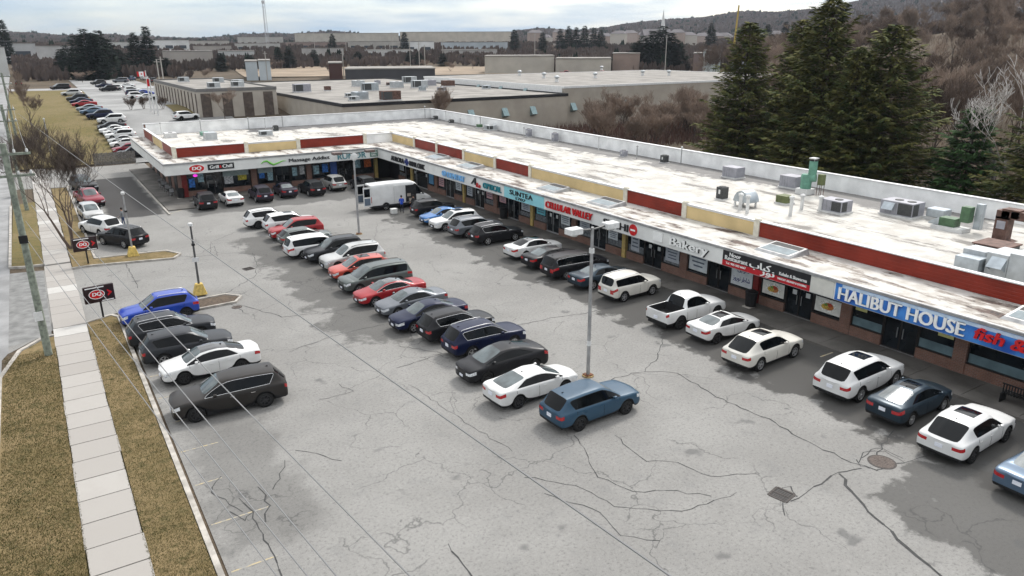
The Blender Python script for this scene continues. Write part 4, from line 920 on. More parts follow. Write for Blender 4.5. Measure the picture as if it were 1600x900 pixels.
# signs on the short wing: x positions, facing -Y
def zs(f): return BW(FY, FB + (FT-.16-FB)*f)
def ytext(t, txt, xl, xr, f0, f1, mt, bold=.03, shear=0, off=.03, depth=.06, nm='lettering'):
    o = put_text(nm, txt, zs(f1)-zs(f0), mt, t, Vector((xl, FY-off-depth/2, zs(f0))), ROT_S, depth, bold, shear, xr-xl-bold); return local(o, t)
def ypanel(t, xl, xr, f0, f1, mt, d=.03, nm='panel'): return local(MB().box(xl, FY-d, zs(f0), xr, FY+.001, zs(f1)).build(nm, mt, t), t)
def ellipse(t, cx, f, rx, rz, mt, d, nm):
    q = MB(); n_ = 24; z = zs(f); pts = [(cx+rx*math.copysign(abs(math.cos(a))**1.25, math.cos(a)), z+rz*math.copysign(abs(math.sin(a))**.9, math.sin(a))) for a in [2*math.pi*k/n_ for k in range(n_)]]
    q.add([(x, FY-d, zz) for x, zz in pts]+[(x, FY, zz) for x, zz in pts], [tuple(range(n_))]+[(i, (i+1)%n_, n_+(i+1)%n_, n_+i) for i in range(n_)]); return local(q.build(nm, mt, t), t)
t = sgn('', 'red oval emblem sign with white border at the plaza corner', 0, 14.6); ellipse(t, 14.6, .5, .86, .48, LW, .03, 'border'); ellipse(t, 14.6, .5, .78, .40, LR, .05, 'oval'); ytext(t, 'DQ', 14.1, 15.1, .30, .70, LW, .07, .1, off=.05, depth=.03)
t = sgn('', 'small black sign with white lettering right of the red oval emblem', 0, 17.1); ypanel(t, 15.75, 18.55, .22, .82, LK, .05); ytext(t, 'Grill', 15.95, 16.9, .36, .70, LW, .03, off=.055, depth=.02); ytext(t, '&', 16.97, 17.2, .38, .66, LR, .03, off=.055, depth=.02); ytext(t, 'Chill', 17.3, 18.35, .36, .70, LW, .03, off=.055, depth=.02)
t = sgn('', 'black massage shop lettering with a green wave mark', 0, 26); ytext(t, 'Massage Addict', 24.7, 29.6, .22, .72, LK, .035)
gw = MB(); pts = [(21.5,.42),(21.8,.62),(22.2,.68),(22.5,.45),(22.9,.22),(23.4,.35),(24.0,.55),(24.4,.52)]
gw.tube([(x, FY-.05, zs(f)) for x, f in pts], [.03,.07,.10,.12,.10,.08,.05,.02], 6); local(gw.build('wave_mark', mat('mark_green', (.16,.52,.06), .4), t, smooth=60), t)
t = sgn('', 'thin blue lettering on the white fascia near the inner corner', 0, 32.5); ytext(t, 'RUMOR', 30.6, 34.2, .15, .78, LT, .0)
t = sgn('', 'small green two line sign at the inner corner', 0, 35.3); ypanel(t, 34.75, 35.75, .15, .85, mat('sign_green', (.10,.20,.16), .5, var=.2), .05); ytext(t, 'SUSHI', 34.9, 35.6, .54, .74, LW, .01, off=.055, depth=.02); ytext(t, 'GRILL', 34.9, 35.6, .26, .46, LW, .01, off=.055, depth=.02)

q = MB(); n_ = 16; q.tube([(14.7+.2*math.cos(2*math.pi*k/n_), WY+.09, BW(88, 2.28)+.11*math.sin(2*math.pi*k/n_)) for k in range(n_+1)], .035, 6); q.box(14.6, WY+.06, BW(88,2.24), 14.8, WY+.12, BW(88,2.30))
tag(q.build('neon_sign', mat('magenta_neon', (.9,.05,.75), .4, emit=.6)), 'small glowing magenta oval sign in the corner shop window', 'neon sign')
# ------------------------------------------------------------------ parked cars
WH = paint('white', (.60,.60,.59)); WH2 = paint('cream_white', (.56,.54,.49)); BK = paint('black', (.012,.012,.014)); DG = paint('dark_grey', (.028,.030,.034), .2); MG = paint('mid_grey', (.13,.14,.155), .4)
SV = paint('silver', (.42,.42,.41), .4); NV = paint('navy', (.006,.010,.034), .1); BL = paint('bright_blue', (.008,.045,.33), .1); SB = paint('slate_blue', (.020,.058,.10), .1); RD = paint('red', (.27,.010,.014), .1)
DR = paint('dark_red', (.20,.02,.035), .2); OR = paint('coral_red', (.40,.05,.03), .1); GG = paint('grey_green', (.09,.105,.10), .4); BG = paint('blue_grey', (.025,.04,.055), .3); STL = paint('steel_blue', (.085,.13,.19), .3); BR = paint('dark_bronze', (.03,.027,.025), .2)
PB = paint('purple_black', (.03,.025,.038), .2); BL2 = paint('medium_blue', (.035,.14,.36), .3); PG = paint('pale_grey', (.20,.23,.25), .4)
BLKM = mat('glossy_black_roof', (.008,.008,.009), .08, coat=1, var=.2)
cr2 = random.Random(5)
def put(kind, d, wx, wy, col, label, group, rot=None, **k):
    s = SPEC[kind]; yy = wy + s['W']/2 - .12
    if d > 0: x = wx - (s['xr'] - s['L']/2); rz = 0
    else: x = wx + (s['xr'] + s['wb'] - s['L']/2); rz = math.pi
    return car(kind, col, (x, yy, 0), rz + (R(cr2.uniform(-1.5, 1.5)) if rot is None else R(rot)), label, group, **k)
g1 = 'cars in the middle row of the lot'
put('suv', 1, 18.09, 22.75, SB, 'slate blue SUV at the near end of the middle row', g1, 1.5, rim='black', cat='SUV')
put('civic', 1, 17.0, 26.0, WH, 'white sedan with black wheels between the slate blue SUV and a black fastback', g1, 2, rim='black')
put('fastback', -1, 17.1, 29.0, BK, 'glossy black electric fastback nosing left beside the white sedan', g1, 0, rim='black')
put('suv', 1, 18.0, 32.1, NV, 'navy SUV with chrome window trim beyond the black fastback', g1, rim='silver', trim='chrome', rails='silver', cat='SUV')
put('suv', 1, 17.75, 34.9, BK, 'black SUV with chrome window line between two navy cars', g1, trim='chrome', rails='black', cat='SUV')
put('sedan', -1, 17.1, 37.4, NV, 'navy sedan facing left between the black SUV and a grey sedan', g1)
put('sedan', -1, 17.3, 40.25, MG, 'grey sedan facing left next to the navy sedan', g1)
put('sedan', -1, 17.0, 42.95, RD, 'red electric sedan with black glass roof', g1, roofm=BLKM, rim='silver', trim='chrome')
put('minivan', -1, 17.0, 45.9, GG, 'grey green minivan facing left with a roof rack', g1, rails='black', cat='minivan')
put('hatch', -1, 17.4, 49.0, OR, 'coral red hatchback with a sunroof behind the grey green minivan', g1, sunroof=True)
put('big_suv', -1, 17.6, 51.6, SV, 'silver white SUV with roof rails behind the coral hatchback', g1, rails='black', cat='SUV')
put('suv', -1, 17.4, 54.6, DG, 'charcoal SUV facing left beside the white minivan', g1, rails='black', cat='SUV')
put('minivan', 1, 16.6, 56.7, WH, 'white minivan with red upright tail lamps in the middle row', g1, cat='minivan')
put('hatch', 1, 16.9, 60.6, GG, 'dark green grey car mostly hidden behind the white minivan', g1, trim='chrome')
put('suv', -1, 17.0, 63.3, RD, 'bright red SUV facing left between white vehicles', g1, cat='SUV')
put('big_suv', 1, 17.4, 66.3, WH, 'white SUV with a large sunroof beside the bright red SUV', g1, sunroof=True, cat='SUV')
put('suv', 1, 16.36, 68.9, WH, 'white SUV with black lower trim at the far end of the middle row', g1, rim='black', cat='SUV', rails='black')
g2 = 'cars parked along the grass strip'
put('big_suv', -1, 4.2, 32.75, BR, 'dark bronze SUV at the near end by the grass strip', g2, -4, rim='black', trim='chrome', cat='SUV')
put('big_sedan', -1, 4.35, 37.35, WH, 'white sedan with black roof beside the dark bronze SUV', g2, 1, roofm=BLKM, rim='black')
put('suv', 1, 3.9, 40.3, DG, 'dark grey SUV with silver wheels tucked behind the white black-roofed sedan', g2, -1, cat='SUV')
put('suv', 1, 3.6, 43.3, DG, 'charcoal SUV with chrome roof rails between the dark grey and the blue SUV', g2, rails='silver', trim='chrome', cat='SUV')
put('small_suv', -1, 3.6, 47.3, BL, 'bright blue small SUV beside the yellow lamp base', g2, 3, rim='black', rails='silver', cat='SUV')
g3 = 'cars nosed in to the shop walk'
put('big_sedan', 1, 29.5, 8.9, STL, 'steel blue sedan cut by the right edge of the photo', g3, 0)
put('coupe_suv', 1, 29.7, 12.0, WH, 'white SUV with panoramic sunroof nearest the bench', g3, 2, sunroof=True, cat='SUV', rim='black')
put('civic', 1, 30.6, 15.0, BG, 'dark blue grey sedan with red tail lamps between two white SUVs', g3, sunroof=True)
put('big_suv', 1, 30.9, 17.7, WH, 'white SUV with long sunroof in front of the door under the long blue sign', g3, 2, sunroof=True, rim='silver', cat='SUV')
put('coupe_suv', 1, 29.7, 22.6, WH2, 'cream white SUV parked alone below the black restaurant sign', g3, 3, sunroof=True, cat='SUV')
put('coupe', 1, 30.7, 26.3, WH, 'white two-door coupe with small sunroof beside the pickup', g3, sunroof=True, rim='black')
put('pickup', 1, 30.5, 29.1, WH, 'white pickup truck with an open black bed', g3, 1, rim='black', cat='pickup truck', name='parked_pickup')
put('boxy_suv', 1, 31.0, 34.7, WH2, 'old boxy white SUV with roof rails behind the tall lamp post', g3, 1, rails='silver', cat='SUV')
put('sedan', 1, 31.0, 37.8, BG, 'blue grey sedan next to the boxy white SUV', g3)
put('minivan', 1, 30.9, 40.7, BK, 'black minivan between the blue grey and a black sedan', g3, rails='black', cat='minivan', trim='chrome')
put('big_sedan', 1, 30.9, 43.7, BK, 'low black sedan between the black minivan and the white sedan', g3)
put('big_sedan', 1, 31.2, 46.6, WH, 'white sedan with dark glass roof below the bold red lettering', g3, roofm=BLKM)
put('suv', 1, 31.1, 52.1, BK, 'black SUV with chrome window line below the cyan panel', g3, trim='chrome', rails='silver', cat='SUV')
put('big_suv', 1, 30.8, 55.2, MG, 'mid grey SUV with silver bumper beside the chrome-lined black SUV', g3, rails='silver', cat='SUV')
put('suv', -1, 30.4, 58.5, WH, 'white SUV facing left between the grey SUV and the blue sedan', g3, sunroof=True, cat='SUV')
put('sedan', -1, 30.7, 61.2, BL2, 'medium blue sedan facing left', g3)
put('suv', 1, 31.4, 64.6, BK, 'black SUV next to the white cargo van', g3, cat='SUV')
g4 = 'cars nosed in to the corner shops'
for px, kind, col, lab, kw in ((14.3,'suv',BK,'black SUV with silver rear bumper nearest the plaza corner, below the red oval emblem',dict(cat='SUV')),(17.0,'coupe',WH,'white sedan facing the corner shop doors',{}),(20.25,'suv',PB,'purple black SUV below the green wave sign',dict(cat='SUV')),
    (23.2,'sedan',PB,'dark plum sedan third from the corner inner end of the shop row',{}),(26.1,'suv',BK,'black SUV below the massage shop lettering',dict(cat='SUV',trim='chrome')),(29.2,'suv',SV,'silver SUV below the thin blue lettering',dict(cat='SUV')),(31.9,'suv',BK,'black SUV behind the open rear doors of the cargo van',dict(cat='SUV'))):
    y = {14.3:79.9,17.0:80.4,20.25:80.6,23.2:81.5,26.1:80.8,29.2:82.3,31.9:79.6}[px]
    car(kind, col, (px, y + SPEC[kind]['L']/2, 0), R(90+cr2.uniform(-2,2)), lab, g4, **kw)
g5 = 'vehicles by the tree strip and lane'
def near(kind, col, x, y, rz, lab, **k): return car(kind, col, (x, y, 0), R(rz), lab, g5, **k)
k_ = P(191,368,.8); near('suv', BK, k_.x, k_.y, 120, 'black SUV with roof rack beside the yellow based lamp post', cat='SUV', rails='silver')
k_ = P(157,352,.8); near('suv', WH, k_.x, k_.y, 114, 'white SUV in front of the black SUV by the bare tree', cat='SUV')
k_ = P(141,330,.7); near('hatch', SV, k_.x, k_.y, -84, 'silver hatchback facing the camera beside the bare tree')
k_ = P(139,308,.8); near('pickup', DR, k_.x, k_.y, -80, 'dark red pickup truck in the lane beside the bare tree', name='parked_pickup', cat='pickup truck')
k_ = P(130,286,.9); near('big_suv', BK, k_.x, k_.y, -78, 'black SUV behind the dark red pickup', cat='SUV')
# cargo van with open doors
van = car('van', WH, (29.56 - (1.55-3.45) , 69.9+.9, 0), R(-2), 'tall white cargo van with open side and rear doors beside the black SUV', None, 'van', 'cargo_van')
dk = mat('painted_dark_interior', (.02,.02,.022), .7, var=.4, vscale=3)  # near-black colour painting the shade inside the van
mb = MB(); mb.box(.35, -1.02, .62, 1.55, -1.0, 2.35); mb.build('side_opening_panel', dk, van)  # flat dark panel on the closed side, standing for the shaded interior
mb = MB(); mb.box(-.95, -1.055, .6, .32, -1.025, 2.42); mb.box(-.95, -1.06, .6, -.93, -1.02, 2.42); mb.build('side_door', WH, van, bev=.008)
mb = MB(); mb.box(.7, -1.03, .7, 1.2, -1.021, 1.0); mb.box(.5, -1.035, 1.2, .9, -1.021, 1.5); mb.build('cargo', mat('cargo_box', (.35,.30,.25), .8, var=.3), van)
MB().box(-3.52, -.82, .62, -3.455, .82, 2.45).build('rear_opening_panel', dk, van)  # dark panel over the rear end in place of an unlit hold
for sg, nm in ((-1, 1), (1, 1)):
    dmb = MB(); y = sg*.98; dmb.box(-4.32, y-.03, .55, -3.47, y+.03, 2.5); d_ = dmb.build('rear_door', WH, van, bev=.01)
    MB().box(-4.22, y-sg*.031-.008, 1.55, -3.6, y-sg*.031+.008, 2.35).build('window', GLASS, d_); MB().box(-4.22, -.0+y-.040, .7, -3.6, y-.031, 1.4).build('panel', mat('door_grey_panel', (.10,.13,.17), .5), d_)
    MB().box(-4.22, y-.040, 1.55, -3.6, y-.031, 2.35).build('window', GLASS, d_)
MB().box(-3.5, -1.02, .9, -3.44, -.9, 1.5).build('taillight', REDL, van)
mb = MB(); mb.box(-3.4, -1.035, .36, 2.0, -1.0, .58); mb.build('sill_trim', BLACKP, van)

# ------------------------------------------------------------------ people
SKIN = mat('skin', (.42,.24,.17), .6, var=.1)
def person(loc, rz, top, trousers, label, pose=0, hat=None, hold=None):
    t = thing('person', label, 'person', loc, rz); V = Vector
    sw = .16 if pose else .05
    J = [(0,0,.95,.13),(0,0,1.15,.125),(0,0,1.38,.15),(0,0,1.50,.06),(.02,0,1.60,.085),(.02,0,1.70,.09),(0,0,1.76,.05),
         (0,.10,.90,.09),(sw,.11,.50,.065),(sw*.6,.11,.10,.05),(sw*.6+.14,.12,.04,.04),
         (0,-.10,.90,.09),(-sw*.3,-.11,.50,.065),(-sw*1.4,-.11,.10,.05),(-sw*1.4+.14,-.12,.04,.04),
         (0,.19,1.40,.07),(.05,.24,1.13,.05),(.24,.20,1.02,.035),(.31,.18,1.0,.03),
         (0,-.19,1.40,.07),(.05,-.24,1.13,.05),(.26,-.20,1.05,.035),(.33,-.18,1.03,.03)]
    E_ = [(0,1),(1,2),(2,3),(3,4),(4,5),(5,6),(0,7),(7,8),(8,9),(9,10),(0,11),(11,12),(12,13),(13,14),(2,15),(15,16),(16,17),(17,18),(2,19),(19,20),(20,21),(21,22)]
    me = bpy.data.meshes.new('p'); me.from_pydata([j[:3] for j in J], E_, []); o = bpy.data.objects.new('p', me); C.objects.link(o)
    md = o.modifiers.new('s', 'SKIN'); md.use_smooth_shade = True
    for v, j in zip(me.skin_vertices[0].data, J): v.radius = (j[3]*.9, j[3]); 
    me.skin_vertices[0].data[0].use_root = True; o.modifiers.new('u', 'SUBSURF').levels = 1
    dg = bpy.context.evaluated_depsgraph_get(); m2 = bpy.data.meshes.new_from_object(o.evaluated_get(dg)); bpy.data.objects.remove(o)
    m2.materials.clear()
    for q in (SKIN, top, trousers, BLACKP): m2.materials.append(q)
    for f in m2.polygons:
        c = f.center; k = 1
        if c.z > 1.50: k = 0
        elif c.z < .12: k = 3
        elif c.z < .94 and abs(c.y) < .19: k = 2
        elif c.x > .24: k = 0
        f.material_index = k
    inst('body', m2, t)
    hm = MB(); hm.lathe([(.0,1.83),(.07,1.81),(.10,1.74),(.098,1.66),(.06,1.62)], (0,0,0), 12, cap=False); hm.build('hair' if not hat else 'hat', hat or mat('dark_hair', (.02,.015,.012), .8), t, smooth=60)
    fc = MB(); fc.lathe([(.012,.0),(.006,.03),(0,.035)], (.105,0,1.66), 6, axis='x', cap=False); fc.build('nose', SKIN, t)
    for sg in (-1, 1): MB().box(.098, sg*.032-.01, 1.685, .108, sg*.032+.01, 1.697).build('eye', BLACKP, t)
    for sy in (-.18, .18):      # short finger chains
        for k in range(5):
            a = Vector((.31+.02*(sy < 0), sy+(-.028+.014*k), 1.0+.03*(sy < 0))); q = MB(); q.tube([a, a+Vector((.045, .0, -.015)), a+Vector((.06-.004*abs(k-2), 0, -.045))], [.010,.009,.006], 5); q.build('finger', SKIN, t)
    return t
person((30.4,67.9,0), R(70), mat('blue_jacket', (.02,.07,.42), .8, var=.2), mat('dark_trousers', (.02,.022,.03), .9), 'person in a bright blue jacket and dark trousers beside the van door', 1)
person((31.5,67.4,0), R(200), mat('black_coat', (.02,.02,.022), .9), mat('dark_trousers', (.02,.022,.03), .9), 'person in dark clothes stepping away from the cargo van', 1)
person((5.95,77.2,0), R(150), mat('grey_jacket', (.16,.17,.18), .9), mat('blue_jeans', (.03,.05,.11), .9), 'person in grey jacket and jeans standing beside the white SUV', 0)
bxm = mat('white_carton', (.62,.62,.60), .7, var=.1)
t = thing('foam_box', 'white foam box on the asphalt beside the blue jacketed person', 'box', (29.6,68.1,0)); MB().box(-.3,-.25,0,.3,.25,.42).build('tub', bxm, t, bev=.02); MB().box(-.32,-.27,.42,.32,.27,.5).build('lid', bxm, t, bev=.01)

# ------------------------------------------------------------------ lamp posts
GALV = mat('galvanised_steel', (.36,.36,.36), .45, .5, var=.2, vscale=3); DGR = mat('dark_lamp_post', (.10,.10,.10), .5, .3, var=.2, vscale=3); LAMPW = mat('lamp_head_white', (.62,.62,.61), .4, var=.15, vscale=5); YB = mat('yellow_painted_concrete', (.55,.40,.12), .85, var=.35, vscale=5)
def lamp(loc, h, label, heads='box2', base=None, pole=GALV, r_=.085):
    t = thing('lamp_post', label, 'lamp post', loc)
    z0 = 0
    if base == 'yellow':
        q = MB(); n_ = 4; a, b = .42, .22; q.add([(-a,-a,0),(a,-a,0),(a,a,0),(-a,a,0),(-b,-b,.75),(b,-b,.75),(b,b,.75),(-b,b,.75)], [(0,3,2,1),(4,5,6,7),(0,1,5,4),(1,2,6,5),(2,3,7,6),(3,0,4,7)]); q.build('base', YB, t, bev=.03); z0 = .7
    else:
        q = MB(); q.lathe([(.30,0),(.30,.05),(.26,.07),(0,.071)], n=20); q.build('base', mat('worn_base_paint', (.30,.21,.10), .9, var=.5, vscale=8), t, smooth=40); q = MB(); q.box(-.2,-.2,.071,.2,.2,.11); q.build('base_plate', mat('rusty_plate', (.15,.06,.03), .8, var=.4, vscale=9), t); z0 = .1
    MB().tube([(0,0,z0),(0,0,h)], [r_*1.15, r_*.9], 12).build('pole', pole, t, smooth=50)
    if heads == 'box2':
        for sg in (1, -1):
            MB().tube([(sg*.05,0,h-.12),(sg*.75,0,h-.05)], .05, 8).build('arm', DGR, t)
            hd_ = MB(); hd_.box(sg*.75, -.27, h-.2, sg*1.5, .27, h+.1); ho = hd_.build('lamp_head', LAMPW, t, bev=.03); MB().lathe([(.25,h-.2),(.18,h-.28),(0,h-.31)], (sg*1.12,0,0), 12, cap=False).build('lens', mat('lamp_lens', (.5,.52,.52), .2), ho, smooth=60)
        MB().box(-.09,-.1,h-1.3,.09,.1,h-1.05).build('band', LAMPW, t); MB().lathe([(r_*1.3,1.7),(r_*1.3,1.95)], n=12).build('wrap', LAMPW, t)
    elif heads == 'cap':
        MB().box(-.13,-.16,h,.13,.16,h+.22).build('lamp_head', LAMPW, t, bev=.04); MB().box(-r_*1.6,-r_*1.6,h*.72,r_*1.6,r_*1.6,h*.72+.12).build('collar', BLACKP, t)
    elif heads == 'round':
        for sg in (1, -1):
            MB().tube([(0,0,h-.1),(sg*1.1,0,h)], .045, 8).build('arm', DGR, t)
            q = MB(); q.box(sg*1.1,-.3,h-.1,sg*1.9,.3,h+.12); q.build('lamp_head', mat('dark_lamp_head', (.14,.10,.09), .5), t, bev=.03)
        q = MB(); q.lathe([(0,.0),(.30,.02),(.34,.12),(.2,.2)], (-.1,-.25,h-.35), 16, axis='y'); q.build('floodlight', LAMPW, t, smooth=60)
    return t
lamp((21.95,26.95,0), 7.85, 'tall galvanised twin headed lamp post in the open lot in front of the shops', 'box2')
t = lamp((7.87,51.7,.1), 4.75, 'short dark lamp post with yellow base on the mulch island beside the blue SUV', 'cap', 'yellow', DGR, .065); MB().box(-.22,-.10,2.3,.22,-.08,2.6).build('notice', LAMPW, t)
lamp((5.3,65.0,.1), 5.0, 'short grey lamp post with yellow base on the far grass point by the black SUV', 'cap', 'yellow', GALV, .065)
lamp((23.4,61.9,0), 7.35, 'lamp post with dark heads rising in front of the white van', 'round')
lamp((2.0,128,th(2,128)), 6, 'slim lamp post on the lawn beyond the bare tree', 'cap', None, GALV, .08)

# ------------------------------------------------------------------ utility poles and wires
WOOD = mat('weathered_pole', (.22,.245,.20), .9, var=.4, vscale=5, bump=.4, bscale=14); WIRE = mat('overhead_cable', (.20,.20,.20), .6)
def upole(x, y, h, lean, label, r_=.2):
    t = thing('utility_pole', label, 'utility pole', (x, y, th(x, y))); lx, ly = lean
    MB().tube([(0,0,-.1),(lx*.5,ly*.5,h*.5),(lx,ly,h)], [r_, r_*.86, r_*.7], 14).build('pole', WOOD, t, smooth=60)
    for z in (h-.6, h-1.7): MB().box(-1.1+lx,-.06+ly,z,1.1+lx,.06+ly,z+.12).build('crossarm', WOOD, t)
    for z in (h-.6, h-1.7):
        for a in (-.95,-.4,.4,.95): MB().lathe([(.05,z+.12),(.07,z+.2),(.04,z+.3),(0,z+.3)], (a+lx, ly, 0), 8, cap=False).build('insulator', LAMPW, t, smooth=50)
    return t
up1 = upole(-1.26, 45.2, 11.6, (0,0), 'near weathered green grey utility pole beside the sidewalk', .2)
MB().box(-.28,-.27,2.2,.12,-.21,2.7).build('notice', LAMPW, up1); MB().box(-.2,-.30,6.5,.2,-.2,6.9).build('junction_box', BLACKP, up1)
upole(-1.65, 90.4, 10.8, (-.3,0), 'middle utility pole at the far grass verge'); upole(-1.9, 140, 11, (-.2,0), 'farthest utility pole beside the lawn')
def cable(a, b, label, sag=.25, ext=1.35, r_=.014):
    a, b = Vector(a), Vector(b); e = a + (b-a)*ext; n_ = 24
    pts = [a.lerp(e, i/n_) - Vector((0,0,sag*4*(i/n_)*(1-i/n_))) for i in range(n_+1)]
    o = MB().tube(pts, r_, 5).build('overhead_cable', WIRE); tag(o, label, 'cable', 'overhead cables')
cable((-1.1,45.2,6.6), P(443,903,6.6), 'lowest cable from the near pole down to the bottom of the photo, leftmost')
cable((-1.0,45.2,7.6), P(493,903,7.6), 'cable from the near pole crossing the grass strip just right of the lowest one')
cable((-.6,45.2,8.4), P(540,903,8.2), 'cable from the near pole crossing the dark bronze SUV, second from the right')
cable((-.3,45.2,9.2), P(660,903,9.0), 'rightmost cable from the near pole crossing the near lot')
cable((-.7,90.4,9.9), P(1060,900,11.0), 'long cable from the middle pole across the parked cars and open asphalt', ext=1.1, sag=.2, r_=.014)
for k, (dx, z) in enumerate(((-.95,11.3),(-.4,11.3),(.4,11.3),(.95,11.3),(0,9.9),(0,7.6))): cable((-1.26+dx,45.2,z-.0), (-1.95+dx,90.4,z-.6), 'cable strung between the near and the middle pole, %s' % ['leftmost on top','second on top','third on top','rightmost on top','below the crossarms','lowest of the span'][k], sag=.7, ext=1.0, r_=.014)

# ------------------------------------------------------------------ roadside signs, fence, bins, bench
def dqsign(x, y, rz, label):
    t = thing('drive_thru_sign', label, 'sign', (x, y, .1), rz); MB().box(-.05,-.05,0,.05,.05,1.1).build('post', BLACKP, t)
    MB().box(-.85,-.1,1.05,.85,.1,2.1).build('panel', mat('sign_black', (.025,.012,.012), .4, var=.2), t, bev=.02)
    q = MB(); n_ = 20; q.add([(-.15+.45*math.cos(2*math.pi*k/n_),-.125,1.58+.30*math.sin(2*math.pi*k/n_)) for k in range(n_)], [tuple(range(n_))]); q.build('emblem_border', LW, t)
    q = MB(); q.add([(-.15+.41*math.cos(2*math.pi*k/n_),-.13,1.58+.26*math.sin(2*math.pi*k/n_)) for k in range(n_)], [tuple(range(n_))]); q.build('emblem', LR, t)
    me = text_mesh('DQ', .26, .01, .03, .1, width=.5); me.transform(Matrix.Translation((-.41,-.14,1.45)) @ ROT_S); me.materials.clear(); me.materials.append(LW); inst('lettering', me, t)
    q = MB(); q.add([(.45,-.12,1.35),(.72,-.12,1.58),(.45,-.12,1.81),(.45,-.12,1.68),(.55,-.12,1.58),(.45,-.12,1.48)], [(0,1,4,5),(1,2,3,4)]); q.build('arrow', LR, t)
    q = MB(); q.box(-.75,-.115,1.98,.3,-.101,2.04); q.box(.1,-.115,1.10,.75,-.101,1.15); q.build('white_stripe', LW, t)
dqsign(1.85, 50.2, R(8), 'black drive sign with red emblem at the grass strip tip by the blue SUV'); dqsign(2.05, 64.4, R(8), 'black drive sign with red emblem at the foot of the bare tree')
fw = mat('grey_fence_boards', (.17,.16,.15), .9, var=.4, vscale=4)
t = thing('wooden_fence', 'weathered grey board fence beside the corner of the plaza', 'fence', (6.9,121.0,0)); q = MB()
for k in range(26): q.box(k*.21, -.015, 0, k*.21+.185, .015, 1.7+.03*(k % 3))
q.build('boards', fw, t); q = MB(); q.box(0,.02,.3,5.4,.07,.4); q.box(0,.02,1.3,5.4,.07,1.4); q.build('rails', fw, t)
def bin_(x, y, label):
    t = thing('trash_bin', label, 'trash bin', (x, y, .145)); MB().lathe([(.34,.05),(.40,.95)], n=10).build('tub', BLACKP, t); MB().lathe([(.42,.95),(.42,1.02),(.25,1.1),(0,1.1)], n=10, cap=False).build('lid', BLACKP, t); MB().box(-.45,-.3,0,.1,.3,.05).build('slab', KERB, t)
bin_(37.0, 29.2, 'round black trash bin below the Farsi poster'); bin_(37.2, 59.3, 'round black trash bin below the OPTICAL sign'); bin_(12.9, 88.0, 'round black trash bin at the corner pillar of the plaza')
t = thing('bench', 'black slatted metal bench at the right edge of the shop walk', 'bench', (36.4, 12.9, .145), R(0))
q = MB()
for k in range(16): q.box(-.28, -.95+k*.12, .46, .22, -.90+k*.12, .49)
q.build('seat', BLACKP, t); q = MB()
for k in range(16): q.box(-.31, -.95+k*.12, .5, -.27, -.90+k*.12, .98)
q.box(-.32,-.98,.95,-.26,.95,1.0); q.build('backrest', BLACKP, t)
for sy in (-.95, .9): MB().box(-.3, sy, 0, .25, sy+.06, .46).build('leg', BLACKP, t)
def table_set(x, y, k):
    t = thing('patio_table', 'dark round patio table on the flank walk of the corner shop, %s from the camera' % k, 'table', (x, y, .12)); MB().lathe([(.45,.70),(.45,.74),(0,.741)], n=14).build('top', BLACKP, t); MB().tube([(0,0,0),(0,0,.7)], .04, 8).build('leg', GALV, t); MB().lathe([(.25,0),(.25,.03)], n=12).build('base', BLACKP, t)
    for a, nm in ((-.75, 'nearer'), (.75, 'farther')):
        c = thing('patio_chair', '%s dark chair at the %s patio table from the camera' % (nm, k), 'chair', (x, y+a, .12)); MB().box(-.22,-.22,.42,.22,.22,.46).build('seat', BLACKP, c); s_ = 1 if a > 0 else -1; MB().box(-.22,s_*.2,.5,.22,s_*.24,.92).build('backrest', GALV, c)
        for u in (-.2, .2):
            for v in (-.2, .2): MB().tube([(u,v,0),(u,v,.43)], .014, 6).build('leg', GALV, c)
for i, y in enumerate((90.5, 93.5, 96.5)): table_set(12.2, y, ['first','second','third'][i])
t = thing('wheelie_bin', 'small black bin on the far verge by the middle utility pole', 'bin', P(22,308)); MB().box(-.3,-.35,.05,.3,.35,1.05).build('tub', BLACKP, t, bev=.03); MB().box(-.32,-.38,1.05,.32,.38,1.12).build('lid', BLACKP, t)

